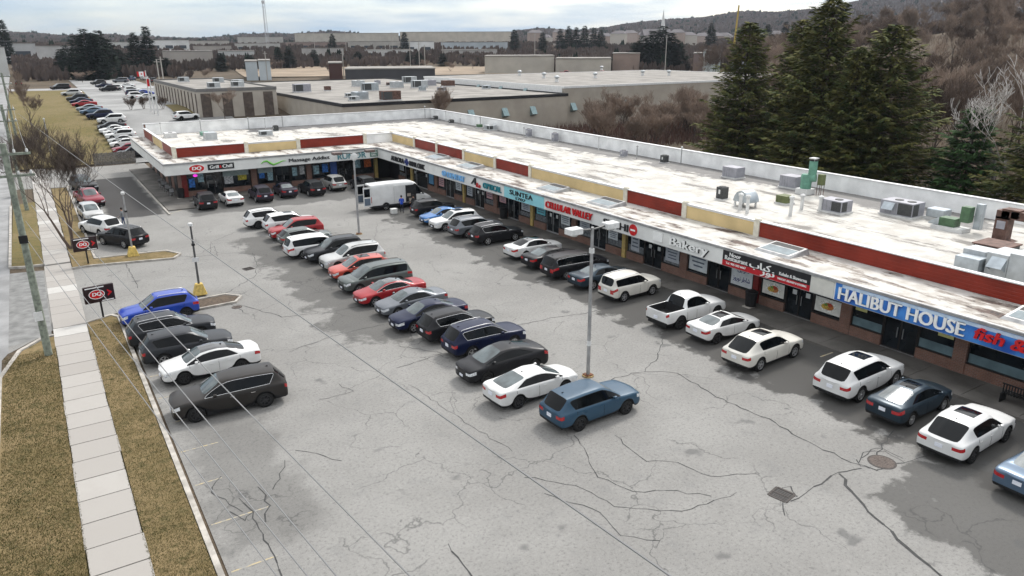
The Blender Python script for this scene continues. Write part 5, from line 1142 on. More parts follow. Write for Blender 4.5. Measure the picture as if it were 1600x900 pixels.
# ------------------------------------------------------------------ equipment on the roofs
UG = mat('unit_grey', (.30,.30,.33), .5, .2, var=.15, vscale=2); UL = mat('unit_light_grey', (.42,.44,.45), .45, .3, var=.15, vscale=2); UD = mat('condenser_coil_black', (.06,.062,.062), .6, var=.35, vscale=14); GRN = mat('green_duct_paint', (.075,.14,.075), .5, var=.25, vscale=3); TEAL = mat('teal_stack_paint', (.12,.27,.20), .5, var=.2, vscale=3)
OLV = mat('olive_box', (.12,.14,.06), .6, var=.2); RUST = mat('rust_brown_metal', (.13,.075,.06), .7, .2, var=.4, vscale=3); GALD = mat('galvanised_duct', (.40,.44,.47), .35, .6, var=.2, vscale=2)
KS = .72
def runit(x, y, z, sx, sy, h, label, m_=None, coil=True, fans=1, hood=False, name='rooftop_unit', grp='rooftop units', rz=0):
    t = thing(name, label, 'rooftop unit', (x, y, z), rz, grp); m_ = m_ or UG; t.scale = (KS,)*3
    MB().box(-sx/2-.1,-sy/2-.1,0,sx/2+.1,sy/2+.1,.18).build('kerb', WHITE, t)
    MB().box(-sx/2,-sy/2,.18,sx/2,sy/2,h).build('cabinet', m_, t, bev=.02)
    if coil: MB().box(-sx/2-.012,-sy/2+.08,.28,-sx/2-.0,-sy/2+sy*.45,h-.1).build('coil', UD, t); MB().box(-sx/2+.1,-sy/2-.012,.28,-sx/2+sx*.5,-sy/2,h-.1).build('coil', UD, t)
    q = MB()
    for k in range(3): q.box(-sx/2-.006, -sy/2+sy*(.5+.16*k), .3, -sx/2, -sy/2+sy*(.5+.16*k)+.012, h-.1)
    q.build('seam', BLACKP, t)
    for k in range(fans):
        q = MB(); q.lathe([(.30*min(sx,1.4),h),(.30*min(sx,1.4),h+.05),(.2,h+.06),(0,h+.06)], (sx*(.0), -sy/2+sy*(k+.6)/(fans+.6), 0), 16); q.build('fan', UD, t, smooth=40)
    if hood:
        q = MB(); q.add([(-sx/2-.5,sy*.05,h*.45),(-sx/2-.5,sy*.4,h*.45),(-sx/2,sy*.4,h*.9),(-sx/2,sy*.05,h*.9),(-sx/2,sy*.05,h*.4),(-sx/2,sy*.4,h*.4)], [(0,1,2,3),(0,3,4),(1,5,2),(0,4,5,1)]); q.build('hood', GALD, t)
    return t
def cond(x, y, z, label, h=.9, m_=None, r_=.42):
    t = thing('condenser_unit', label, 'condenser', (x, y, z), 0, 'condensers along the rear parapet'); t.scale = (.8,)*3; q = MB(); q.box(-r_,-r_,.08,r_,r_,h); q.build('cabinet', m_ or UD, t, bev=.05)
    MB().lathe([(r_*.8,h),(r_*.8,h+.04),(0,h+.05)], n=14).build('fan', BLACKP, t); MB().box(-r_-.08,-r_-.08,0,r_+.08,r_+.08,.08).build('pad', WHITE, t); MB().box(-r_-.008,-.12,h*.45,-r_,.1,h*.8).build('sticker', WHITE, t)
zr = lambda y: BW(y, RZ)
cond(56.3,110.5,zr(110),'small dark condenser at the bend of the rear parapet',.8); cond(56.0,104.5,zr(104),'second small dark condenser from the bend of the rear parapet',.7)
runit(56.3,96.3,zr(96),.9,1.1,.75,'small green cabinet beside the wide grey unit near the rear parapet',GRN,False,0); runit(56.2,93.0,zr(93),1.8,2.0,1.0,'wide pale cabinet near the rear parapet behind the green cabinet',UL,True,1)
cond(56.5,83.5,zr(84),'dark grey upright condenser beside the slim rear vent, left of two tall ones',1.3,UG); cond(56.5,77.5,zr(78),'dark grey upright condenser, right of two tall ones',1.35,UG); cond(55.3,62.8,zr(63),'low grey condenser with rusty end',.85,UG); cond(55.9,57.0,zr(57),'square black grille condenser before the corner vent',1.0)
runit(54.9,46.8,zr(47),1.7,2.3,1.45,'mauve grey packaged unit with a black side box by the rear parapet',UG,False,0); cond(46.5,40.6,zr(40),'round cornered black condenser beside the domed hood',1.25,None,.45)
t = thing('domed_hood', 'half round galvanised hood on white legs', 'rooftop duct', (45.3,37.6,zr(37))); t.scale = (.75,)*3; q = MB(); n_ = 12
pr = [(math.cos(math.pi*k/n_)*1.0, .55+math.sin(math.pi*k/n_)*1.15) for k in range(n_+1)]
q.add([(-.1,p,z) for p,z in pr]+[(1.5,p,z) for p,z in pr], [tuple(range(n_+1)), tuple(range(n_+1, 2*n_+2))]+[(i,i+1,n_+2+i,n_+1+i) for i in range(n_)]+[(0,n_+1,2*n_+1,n_)]); q.build('hood', GALD, t, smooth=40)
for u in (.0, 1.3):
    for v in (-.8, .8): MB().tube([(u,v,0),(u,v,.6)], .12, 8).build('leg', WHITE, t)
for i, (x, y, h) in enumerate(((46.0,33.6,1.3),(48.5,34.5,1.0),(49.2,33.4,1.0),(44.5,37.0,1.1),(44.0,35.9,1.2))):
    t = thing('vent_pipe', 'white capped vent pipe near the domed hood, %s from the left' % ['third','fourth','last','first','second'][i], 'vent pipe', (x, y, zr(y)), 0, 'white vent pipes'); MB().tube([(0,0,0),(0,0,h)], .13, 10).build('pipe', WHITE, t, smooth=50); MB().lathe([(.2,h),(.2,h+.12),(0,h+.25)], n=10, cap=False).build('cap', WHITE, t)
runit(49.2,36.6,zr(36),1.3,1.4,.95,'olive green box unit among the white pipes',OLV,False,0)
runit(55.3,40.6,zr(41),1.8,2.3,1.5,'grey packaged unit left of the teal stack',UG,False,0)
t = thing('exhaust_stack', 'tall teal exhaust stack with round fan housing on a white base', 'exhaust stack', (53.9,38.2,zr(38))); t.scale = (.8,)*3; MB().box(-.7,-.7,0,.7,.7,.6).build('base', WHITE, t, bev=.03); MB().lathe([(.55,.6),(.58,1.9),(.5,2.1),(0,2.1)], n=16, cap=False).build('housing', TEAL, t, smooth=40)
MB().tube([(0,-.1,1.7),(.3,-.9,1.8)], .42, 14).build('elbow', TEAL, t, smooth=40); q = MB(); q.tube([(.25,-.45,1.9),(.25,-.45,3.5)], [.42,.42], 14); q.build('stack', TEAL, t, smooth=40); MB().lathe([(.42,3.5),(.42,3.6)], (.25,-.45,0), 14).build('band', BLACKP, t); q = MB(); q.box(-.1,-.8,3.72,.6,-.1,3.82); q.box(-.05,-.75,3.5,0,-.7,3.72); q.box(.5,-.2,3.5,.55,-.15,3.72); q.build('cap', WHITE, t)
q = MB(); q.box(.3,-1.7,1.1,.8,-1.1,2.2); q.build('motor_box', OLV, t); 
for u in (.3, .75):
    for v in (-1.65, -1.15): MB().tube([(u,v,0),(u,v,1.1)], .03, 6).build('leg', RUST, t)
runit(49.9,32.6,zr(32),1.9,2.6,1.35,'mauve grey unit with a round top fan in the open roof',UG,True,1)
runit(52.9,29.2,zr(29),2.2,3.4,1.55,'large grey packaged unit with duct beyond the open roof',UG,True,2,True)
t = thing('roof_duct', 'low galvanised duct section beside the large packaged unit', 'rooftop duct', (53.6,26.9,zr(26))); t.scale = (.85,)*3; MB().box(-.5,-.7,.3,.7,.8,1.0).build('duct', GALD, t, bev=.05); MB().box(-.4,-.9,0,.6,1.0,.3).build('curb', WHITE, t)
t = thing('exhaust_fan', 'green exhaust fan box with galvanised hood on a white curb', 'exhaust fan', (51.6,24.9,zr(25))); t.scale = (.75,)*3; MB().box(-.9,-1.4,0,.6,1.4,.35).build('curb', WHITE, t); MB().box(-.6,-.5,.35,.5,.9,1.1).build('fan_box', GRN, t, bev=.02); q = MB(); q.add([(-.6,.9,1.1),(.5,.9,1.1),(.5,1.8,.5),(-.6,1.8,.5),(-.6,.9,.4),(.5,.9,.4),(.5,1.8,.35),(-.6,1.8,.35)],[(0,1,2,3),(0,3,7,4),(1,5,6,2),(3,2,6,7)]); q.build('hood', GALD, t)
MB().box(-.3,-1.5,.9,.5,-.7,2.3).build('panel_box', GRN, t, bev=.02); MB().box(.4,-2.2,.35,.9,-1.6,2.6).build('frame_post', GALD, t); 
t = thing('gooseneck_duct', 'brown gooseneck roof duct with a flared base', 'rooftop duct', (51.3,21.6,zr(21))); t.scale = (.85,)*3; q = MB(); q.add([(-1.0,-.8,0),(1.0,-.8,0),(1.0,.8,0),(-1.0,.8,0),(-.5,-.45,.2),(.5,-.45,.2),(.5,.45,.2),(-.5,.45,.2)], [(4,5,6,7),(0,1,5,4),(1,2,6,5),(2,3,7,6),(3,0,4,7)]); q.build('base', RUST, t)
q = MB(); sec = [(0,0,.2),(0,0,1.9),(0,-.35,2.35),(0,-1.0,2.5),(0,-1.7,2.4)]
for (a, b) in zip(sec, sec[1:]): q.add([(x+a[0], y+a[1], z+a[2]) for x,y,z in ((-.5,.45,0),(.5,.45,0),(.5,-.45,0),(-.5,-.45,0))]+[(x+b[0], y+b[1], z+b[2]) for x,y,z in ((-.5,.45,0),(.5,.45,0),(.5,-.45,0),(-.5,-.45,0))], [(0,1,5,4),(1,2,6,5),(2,3,7,6),(3,0,4,7)]) if b[1] == 0 else q.box(-.5, b[1]-.1, b[2]-.6, .5, a[1]+.45, b[2]+.02)
q.build('duct', RUST, t); MB().box(-.51,-.3,1.0,-.5,.3,1.6).build('access_panel', UG, t)
t = thing('large_air_handler', 'large pale grey air handler with two round fans nearest the red band', 'rooftop unit', (43.2,17.2,zr(16))); t.scale = (.85,)*3; MB().box(-1.2,-3.2,0,1.2,2.2,.15).build('curb', WHITE, t); MB().box(-1.1,-3.0,.15,1.1,.0,1.9).build('cabinet', UL, t, bev=.02); MB().box(-1.1,.02,.15,1.1,1.3,1.7).build('cabinet', UL, t, bev=.02)
MB().box(-1.13,-2.95,.3,-1.1,-1.4,1.75).build('coil', UD, t); MB().box(-1.0,-3.03,.3,1.0,-3.0,1.75).build('coil', UD, t)
for v in (-2.4, -1.7): MB().lathe([(.42,1.9),(.42,1.94),(0,1.95)], (.35,v,0), 18).build('fan', BLACKP, t)
q = MB(); q.add([(-1.7,.1,.9),(-1.7,1.0,.9),(-1.1,1.0,1.5),(-1.1,.1,1.5),(-1.1,.1,.6),(-1.1,1.0,.6)], [(0,1,2,3),(0,3,4),(1,5,2)]); q.build('hood', GALD, t); MB().box(-1.7,1.4,.15,-.2,2.9,1.2).build('side_box', GALD, t, bev=.02); MB().box(-.6,1.6,.15,.9,3.0,1.5).build('side_box', UL, t, bev=.03)
t = thing('rusty_roof_box', 'flat topped rust brown box behind the large pale air handler', 'rooftop unit', (45.6,19.3,zr(18))); t.scale = (.8,)*3; MB().box(-1.1,-1.0,.0,1.1,1.1,1.4).build('box', UD, t); MB().box(-1.2,-1.1,1.4,1.2,1.2,1.5).build('top', RUST, t)
runit(19.8,104.0,zr(104),2.0,2.4,1.35,'white box unit standing on the corner wing near the red band',UL,False,0); runit(20.0,108.5,zr(108),1.5,1.8,.8,'small green cabinet on the corner wing',TEAL,False,0); runit(15.8,109.5,zr(109),2.0,2.4,.9,'white ducted unit with a rusty end on the corner wing',WHITE,False,1)
runit(27.1,104.4,zr(104),2.3,1.6,.95,'ribbed grey unit on the corner wing behind the cream band',UL,True,0); cond(29.8,109.0,zr(109),'black box condenser in the middle of the corner wing',1.0)
for i, (px, py, h, lab) in enumerate(((253,213,1.6,'first from the left'),(308,205,1.7,'second from the left'),(368,196,1.6,'third from the left'),(400,197,1.4,'fourth from the left'),(425,195,1.5,'fifth, beside the black condenser'),(645,183,1.9,'thin one at the bend of the parapet'),(705,190,1.5,'white one right of the bend'),(725,194,.9,'short one right of the bend'),(762,199,1.5,'with a dark cap beside the wide cabinet'),(935,233,1.5,'beside the tall condensers'),(995,246,1.3,'between the low condensers'),(1064,254,1.7,'white capped one left of the packaged unit'),(838,210,1.0,'short grey one by the left tall condenser'),(884,218,.8,'short grey one by the right tall condenser'))):
    p = P(px, py, BW(90, RZ)); p.x = min(p.x, 56.6); p.y = min(p.y, 113.4); t = thing('vent_pipe', 'slim roof vent pipe, '+lab, 'vent pipe', (p.x, p.y, zr(p.y)), 0, 'slim vent pipes'); MB().tube([(0,0,0),(0,0,h)], .055, 8).build('pipe', GALV if i % 3 else WHITE, t); MB().lathe([(.11,h),(.11,h+.1),(.05,h+.16)], n=8).build('cap', WHITE if i % 2 else GALV, t)
# ------------------------------------------------------------------ buildings behind
KS = 1.0
BEI = mat('beige_block_wall', (.36,.325,.275), .9, var=.12, vscale=.4); GRAVEL = mat('gravel_roof', (.25,.235,.215), .95, var=.3, vscale=.25); DKCAP = mat('black_roof_edge', (.018,.018,.02), .6, var=.2); WCAP = mat('white_roof_edge', (.66,.66,.65), .6, var=.1)
def flat_building(name, x0, y0, x1, y1, zb, zt, label, wall=BEI, roof=GRAVEL, cap=DKCAP, par=.25, cat='building', rz=0):
    cx, cy = (x0+x1)/2, (y0+y1)/2; t = thing(name, label, cat, (cx, cy, zb), rz); a, b, h = (x1-x0)/2, (y1-y0)/2, zt-zb
    MB().box(-a,-b,-2,a,b,h-.02).build('wall', wall, t); MB().box(-a+.25,-b+.25,h-.02,a-.25,b-.25,h+.04).build('roof', roof, t)
    q = MB(); q.box(-a-.08,-b-.08,h-.3,a+.08,-b+.25,h+par); q.box(-a-.08,b-.25,h-.3,a+.08,b+.08,h+par); q.box(-a-.08,-b+.25,h-.3,-a+.25,b-.25,h+par); q.box(a-.25,-b+.25,h-.3,a+.08,b-.25,h+par); q.build('roof_edge', cap, t); return t
ba = flat_building('warehouse', 44.6, 121.5, 91.6, 212, 0, 6.7, 'long beige block warehouse with black roof edge directly behind the plaza')
bb = flat_building('warehouse', 91.7, 123.0, 175, 186, 0, 8.1, 'taller beige warehouse with white roof edge right of the black edged one', cap=WCAP, par=.12)
q = MB(); q.box(-.12,-22.0,-1.35,0,22.0,0); 
MB().box(-41.8,-31,5.2,-41.66,31,8.0).build('white_wall', WCAP, bb)
BLU = mat('duct_blue_grey', (.22,.30,.31), .4, .4, var=.2)
def hoodbox(parent, x, y, z, face='y'):
    q = MB(); q.add([(-.6,0,.9),(.6,0,.9),(.6,-1.0,-.5),(-.6,-1.0,-.5),(-.6,0,-.9),(.6,0,-.9)], [(0,1,2,3),(0,3,4),(1,5,2),(3,2,5,4)]); q.v = [(a+x, b+y, c+z) for a, b, c in q.v] if face == 'y' else [(b+x, a+y, c+z) for a, b, c in q.v]; q.build('vent_hood', BLU, parent)
for px in (735, 788, 832): q_ = ray(px, 168); hoodbox(ba, q_.x*121.5/q_.y - 68.1, -45.25, 3.9)
for px in (895, 979): q_ = ray(px, 160); hoodbox(bb, q_.x*123/q_.y - 133.35, -31.5, 4.0)
for y in (-18, -8, 2): hoodbox(bb, -41.8, y, 6.4, 'x')
for i, (px, py) in enumerate(((412,148),(432,152),(472,142),(512,140),(547,150),(560,133),(578,140),(590,130),(610,132),(620,135),(640,128),(660,140),(690,140),(700,133),(720,130),(740,128),(760,137),(785,134),(610,155))):
    p = P(px, py+2, 6.75)
    if not (45 < p.x < 90 and 122 < p.y < 210): p = Vector((50+i*2, 130+i*2.2, 6.75))
    k = runit(p.x, p.y, 6.75, [1.6,2.4,3.4,1.2][i % 4], [1.4,2.6,2.0,1.2][i % 4], [.8,1.4,1.7,1.0][i % 4], 'rooftop unit on the black edged warehouse, %s counting from the left' % ['first','second','third','fourth','fifth','sixth','seventh','eighth','ninth','tenth','eleventh','twelfth','thirteenth','fourteenth','fifteenth','sixteenth','seventeenth','eighteenth','nineteenth'][i], [UL,GALD,UG,RUST,UL][i % 5], i % 2 == 0, i % 2, grp='units on the warehouse roofs')
for i, (px, py) in enumerate(((850,122),(870,128),(812,118),(930,122),(1004,118),(1045,118),(940,110))):
    p = P(px, py, 8.2); t = thing('roof_ventilator', 'turbine ventilator on the white edged warehouse, %s' % ['first','second','third','fourth','fifth','sixth','seventh'][i], 'ventilator', p, 0, 'ventilators on the white edged warehouse'); MB().lathe([(.5,0),(.35,.5),(.3,.7)], n=10).build('neck', WHITE, t); MB().lathe([(.3,.7),(.6,.95),(.6,1.15),(.3,1.4),(0,1.45)], n=10, cap=False).build('cowl', UL, t)
# office with vertical panels
po = GP(312, 187); zo = po.z
OFW = mat('office_panel', (.40,.36,.31), .85, var=.12, vscale=.5); OFB = mat('office_brown', (.10,.078,.065), .8, var=.3, vscale=2)
hb = 0
q_ = ray(308, 139); dd = math.hypot(po.x, po.y); zt_ = CAMH + q_.z * dd / math.hypot(q_.x, q_.y)
of = flat_building('office_building', po.x, po.y, po.x+15, po.y+52, zo-.5, zt_-.3, 'low office with pale vertical wall panels and grey flat roof left of the warehouse', OFW, GRAVEL, mat('office_roof_band', (.16,.155,.15), .8, var=.15), .3)
for k in range(14): MB().box(-7.62,-25.5+k*3.7,-.5,-7.5,-25.0+k*3.7,zt_-zo-.4).build('wall_fin', OFB, of)
for k in range(4): MB().box(-6.8+k*3.9,-26.1,-.5,-5.0+k*3.9,-26.0,zt_-zo-.4).build('brown_panel', OFB, of)
for i, (a, b) in enumerate(((-3,-20),(2,-18),(4,-10),(3,4),(-3,12))): p = of.location; runit(p.x+a, p.y+b, zt_-.25, 2.2, 1.8, 1.1, 'rooftop unit on the low office, %s' % ['nearest the front left','second','third','fourth','farthest back'][i], UL, True, 0, grp='units on the office roof')
# distant buildings
WIN = mat('distant_window_band', (.05,.06,.07), .2)
def farb(px0, px1, yt, d, col, label, dep=25, hmin=4, win=True, cat='building', nm='distant_building', roofc=None):
    a, b = PD(px0, d), PD(px1, d); c = (a+b)/2; w_ = (b-a).length; ang = math.atan2(b.y-a.y, b.x-a.x); g0 = th(c.x, c.y); q_ = ray((px0+px1)/2, yt); zt = CAMH + q_.z*d/math.hypot(q_.x, q_.y); h = max(hmin, zt-g0)
    t = thing(nm, label, cat, (c.x, c.y, g0), ang); m_ = mat('far_wall_%d_%d' % (px0, yt), col, .85, var=.12, vscale=.2)
    MB().box(-w_/2,0,-3,w_/2,dep,h).build('wall', m_, t); MB().box(-w_/2-.2,-.2,h,w_/2+.2,dep+.2,h+.35).build('roof', roofc or GRAVEL, t)
    if win:
        n_ = max(2, int(w_/9))
        for k in range(min(n_, 14)): x = -w_/2+(k+.5)*w_/n_; MB().box(x-w_/n_*.28,-.06,h*.25,x+w_/n_*.28,-.0,h*.55).build('window', WIN, t)
    return t
B_ = [(492,640,52,800,(.42,.39,.34),'very long pale beige industrial hall on the left half of the skyline'),(642,800,50,810,(.45,.41,.35),'very long beige industrial hall continuing to the right skyline'),(478,565,66,640,(.24,.18,.16),'brown brick works below the long pale hall'),(567,642,65,610,(.36,.34,.31),'grey tan works next to the brown brick works'),
 (643,690,65,560,(.62,.62,.61),'bright white shed below the beige hall'),(700,795,66,600,(.38,.42,.45),'blue grey shed right of the white shed'),(405,470,68,620,(.42,.41,.39),'grey shed below the radio mast'),(345,400,72,560,(.36,.33,.30),'small tan shed left of the grey shed'),(262,340,63,620,(.60,.60,.59),'white shed roof behind the flagpoles'),
 (188,212,63,560,(.48,.50,.52),'pale blue shed beyond the dark conifers'),(40,120,68,520,(.42,.42,.42),'pale building beyond the lawn at far left'),(-30,38,98,250,(.28,.12,.09),'red brick building at the left edge beyond the street'),(2,75,74,380,(.5,.5,.48),'long white roofed building at far left'),
 (762,862,88,330,(.42,.39,.34),'beige single storey building behind the two warehouses'),(864,944,92,325,(.40,.37,.32),'beige low wing with a red pickup in front'),(946,985,84,330,(.25,.19,.16),'brown roofed block beside the dark conifer clump'),(1062,1100,84,300,(.20,.15,.14),'dark brown gabled shed behind the conifer clump'),(1076,1101,80,285,(.45,.50,.50),'pale green facade with dark doors'),(1117,1140,86,290,(.50,.54,.58),'pale blue grey shed left of the first big spruce'),
 (417,434,96,300,(.42,.46,.48),'pale blue trailer like box, left of the pair'),(436,453,95,300,(.46,.50,.52),'pale blue trailer like box, right of the pair'),(537,556,99,290,(.07,.035,.03),'dark brown container beside the sandy field'),(560,690,108,255,(.06,.06,.065),'dark low wall building beyond the warehouse roof')]
B_ += [(200,262,66,640,(.52,.52,.50),'long white shed left of the flagpoles skyline'),(340,398,64,700,(.40,.38,.35),'tan hall under the left hill line'),(300,372,80,430,(.34,.31,.28),'low brown roofed works behind the small conifers'),(380,432,80,470,(.46,.46,.45),'pale low shed left of the blue boxes'),(500,560,76,500,(.38,.36,.34),'low grey works before the brick works'),(590,660,78,520,(.50,.49,.47),'low pale works before the white shed'),(700,780,78,500,(.36,.34,.32),'low brown grey works beneath the blue grey shed'),(120,185,72,480,(.44,.43,.42),'pale shed hidden behind the dark conifer clump'),(410,475,58,820,(.38,.37,.35),'far tan hall right of the mast'),(860,940,68,620,(.38,.34,.31),'far brown works beyond the beige wing')]
for b in B_: farb(b[0], b[1], b[2], b[3], b[4], b[5], hmin=2.5, win=500 < b[3] < 650 and b[1]-b[0] < 90)
hr2 = random.Random(9)
for i in range(24):
    px = 835 + i*17 + hr2.uniform(-4,4); d = 790 + hr2.uniform(-60, 60); yt = 49 + hr2.uniform(-4, 6); a = PD(px, d); g0 = th(a.x, a.y); q_ = ray(px, yt); zt = max(g0+6, CAMH + q_.z*d/math.hypot(q_.x, q_.y)); h = zt-g0
    t = thing('distant_house', 'distant house by the church row, number %s from left' % ['one','two','three','four','five','six','seven','eight','nine','ten','eleven','twelve','thirteen','fourteen','fifteen','sixteen','seventeen','eighteen','nineteen','twenty','twenty one','twenty two','twenty three','twenty four'][i], 'house', (a.x, a.y, g0), math.atan2(a.x, a.y)*-1+hr2.uniform(-.4,.4), 'distant houses on the hill foot'); w_ = 7
    MB().box(-w_,-5,-2,w_,5,h-3).build('wall', mat('house_wall_%d' % (i % 3), [(.30,.24,.21),(.42,.39,.35),(.34,.28,.25)][i % 3], .9), t); q = MB(); q.add([(-w_-.4,-5.4,h-3),(w_+.4,-5.4,h-3),(w_+.4,5.4,h-3),(-w_-.4,5.4,h-3),(-w_*.5,0,h),(w_*.5,0,h)], [(0,1,5,4),(2,3,4,5),(1,2,5),(3,0,4),(0,3,2,1)]); q.build('roof', mat('house_roof', (.13,.12,.125), .9, var=.2, vscale=.1), t)
# church, mast, crane, poles
a = PD(1006, 700); g0 = th(a.x, a.y); t = thing('church', 'small church with a slim white spire on the skyline', 'church', (a.x, a.y, g0), -.5); MB().box(-12,-8,-2,12,8,8).build('wall', mat('church_wall', (.5,.48,.45), .8), t); q = MB(); q.add([(-12.5,-9,8),(12.5,-9,8),(12.5,9,8),(-12.5,9,8),(-12.5,0,14),(12.5,0,14)], [(0,1,5,4),(2,3,4,5),(1,2,5),(3,0,4)]); q.build('roof', mat('house_roof', (.1,.1,.1)), t); MB().box(4,-2,8,8,2,15).build('tower', WHITE, t); MB().lathe([(2,15),(0.1,30)], (6,0,0), 8).build('spire', WHITE, t)
a = PD(452, 640); g0 = th(a.x, a.y); t = thing('radio_mast', 'tall lattice radio mast rising above the left skyline', 'mast', (a.x, a.y, g0)); q = MB()
for k in range(3): c, s_ = math.cos(k*2.09), math.sin(k*2.09); q.tube([(c*1.6,s_*1.6,0),(c*.5,s_*.5,62)], .16, 4)
for z in range(0, 60, 3):
    r0, r1 = 1.6-z*.0177, 1.6-(z+3)*.0177
    for k in range(3): q.tube([(r0*math.cos(k*2.09),r0*math.sin(k*2.09),z),(r1*math.cos(k*2.09+2.09),r1*math.sin(k*2.09+2.09),z+3)], .09, 3)
q.build('lattice', mat('mast_grey', (.35,.35,.36), .6), t); MB().lathe([(1.1,34),(1.1,36)], (0,1,0), 8).build('dish', WHITE, t)
a = PD(1118, 330); g0 = th(a.x, a.y); t = thing('crane', 'yellow crane boom standing up behind the brown shed', 'crane', (a.x, a.y, g0)); MB().box(-1.5,-1.5,-1,1.5,1.5,4).build('carriage', BLACKP, t); MB().tube([(0,0,3),(1.2,0,24)], [.45,.3], 4).build('boom', mat('crane_yellow', (.38,.27,.06), .5), t)
PGR = mat('pole_grey', (.36,.34,.31), .8)
for i, (px, yt, d) in enumerate(((447,80,300),(558,80,300),(290,92,240),(296,88,240),(1022,55,300),(668,66,330),(676,70,330),(834,52,400),(702,60,420),(655,58,420),(1078,84,260),(519,50,500),(564,48,500),(630,50,500))):
    a = PD(px, d); g0 = th(a.x, a.y); q_ = ray(px, yt); zt = CAMH + q_.z*d/math.hypot(q_.x, q_.y); t = thing('distant_pole', 'slim distant pole, %s of those above the warehouse roofs' % ['first','second','third','fourth','fifth','sixth','seventh','eighth','ninth','tenth','eleventh','twelfth','thirteenth','fourteenth'][i], 'pole', (a.x, a.y, g0), 0, 'distant poles'); h = max(6, zt-g0); MB().tube([(0,0,0),(0,0,h)], .16, 6).build('pole', PGR, t); MB().box(-.8,-.08,h-.8,.8,.08,h-.65).build('crossarm', PGR, t)
# flagpoles
for i, px in enumerate((237, 242, 248)):
    p = GP(px, 177+i*3); q_ = ray(px-8+i*.5, 110+i*12); zt = CAMH + q_.z*math.hypot(p.x, p.y)/math.hypot(q_.x, q_.y); h = zt-p.z
    t = thing('flagpole', 'white flagpole by the office lawn, %s' % ['leftmost and tallest with the maple leaf flag','middle one with a red flag','rightmost bare pole'][i], 'flagpole', p); MB().tube([(0,0,0),(0,0,h)], [.14,.09], 8).build('pole', WHITE, t, smooth=50)
    if i < 2:
        q = MB(); n_ = 9; w_, hh = (1.5, .9) if i == 0 else (.5, 1.3)
        for k in range(n_):
            u0, u1 = k/n_, (k+1)/n_; f = lambda u: .12*math.sin(u*7); 
            q.add([(-u0*w_,f(u0),h-.2-hh),(-u1*w_,f(u1),h-.2-hh),(-u1*w_,f(u1),h-.2),(-u0*w_,f(u0),h-.2)], [(0,1,2,3)], 0 if (k < 2 or k > 6 or i) else 1)
        fo = q.build('flag', [LR, LW], t)
        if i == 0: MB().add([(-.75+.2*x,-.13,h-.65+.24*z) for x, z in ((0,1),(.3,.4),(.9,.5),(.5,0),(.6,-.5),(0,-.4),(-.6,-.5),(-.5,0),(-.9,.5),(-.3,.4))], [tuple(range(10))]).build('leaf', LR, fo)
# far parked cars
fc = [(122,160,'suv',DG),(128,164,'sedan',NV),(133,169,'sedan',RD),(141,176,'sedan',PG),(148,181,'sedan',STL),(158,189,'suv',NV),(176,197,'suv',WH),(176,204,'sedan',DG),(180,210,'sedan',WH),(186,216,'sedan',WH),(190,222,'suv',WH),(194,228,'sedan',SV),(199,234,'sedan',WH),(203,240,'sedan',DR),(210,247,'suv',DG)]
ordn = ['first','second','third','fourth','fifth','sixth','seventh','eighth','ninth','tenth','eleventh','twelfth','thirteenth','fourteenth','fifteenth']
cn = {DG:'dark grey',NV:'navy',RD:'red',PG:'grey',STL:'steel blue',WH:'white',SV:'silver',DR:'dark red',BK:'black'}
for i, (px, py, kind, col) in enumerate(fc):
    p = GP(px, py); car(kind, col, (p.x, p.y, p.z+.14), R(180 + hr2.uniform(-3,3)), '%s car, %s from the far end of the row beside the lawn' % (cn[col], ordn[i]), 'cars beside the lawn', far=1 if i > 5 else 2, name='parked_car')
oc = [(95,141,'minivan',BK,200),(113,151,'suv',SV,170),(154,133,'suv',BK,200),(163,138,'sedan',NV,190),(170,144,'suv',BK,190),(178,143,'suv',SV,190),(189,130,'minivan',MG,180),(199,138,'sedan',WH,180),(206,127,'suv',STL,100),(226,126,'suv',WH,100),(212,151,'suv',NV,0),(216,156,'suv',WH,0),(226,150,'sedan',BL,0),(230,157,'sedan',WH,0),(292,190,'suv',WH,15),(208,146,'suv',WH,0),(240,130,'suv',DG,90),(30,135,'minivan',BK,90)]
for i, (px, py, kind, col, a) in enumerate(oc):
    p = GP(px, py); car(kind, col, (p.x, p.y, p.z+.14), R(a), 'distant %s car in the far lot, %s counted from the street side' % ({MG:'mid grey',BL:'bright blue'}.get(col) or cn[col], (ordn+['sixteenth','seventeenth','eighteenth'])[i]), 'cars in the far lot', far=2)
for px, py, lab in ((932,105,'red pickup parked in front of the beige low wing'),(880,105,'red pickup far left of its twin by the beige wing')):
    a = PD(px, 316); car('pickup', RD, (a.x, a.y, th(a.x,a.y)+.1), math.atan2(-a.x, a.y)+0, lab, None, 'pickup truck', far=2)

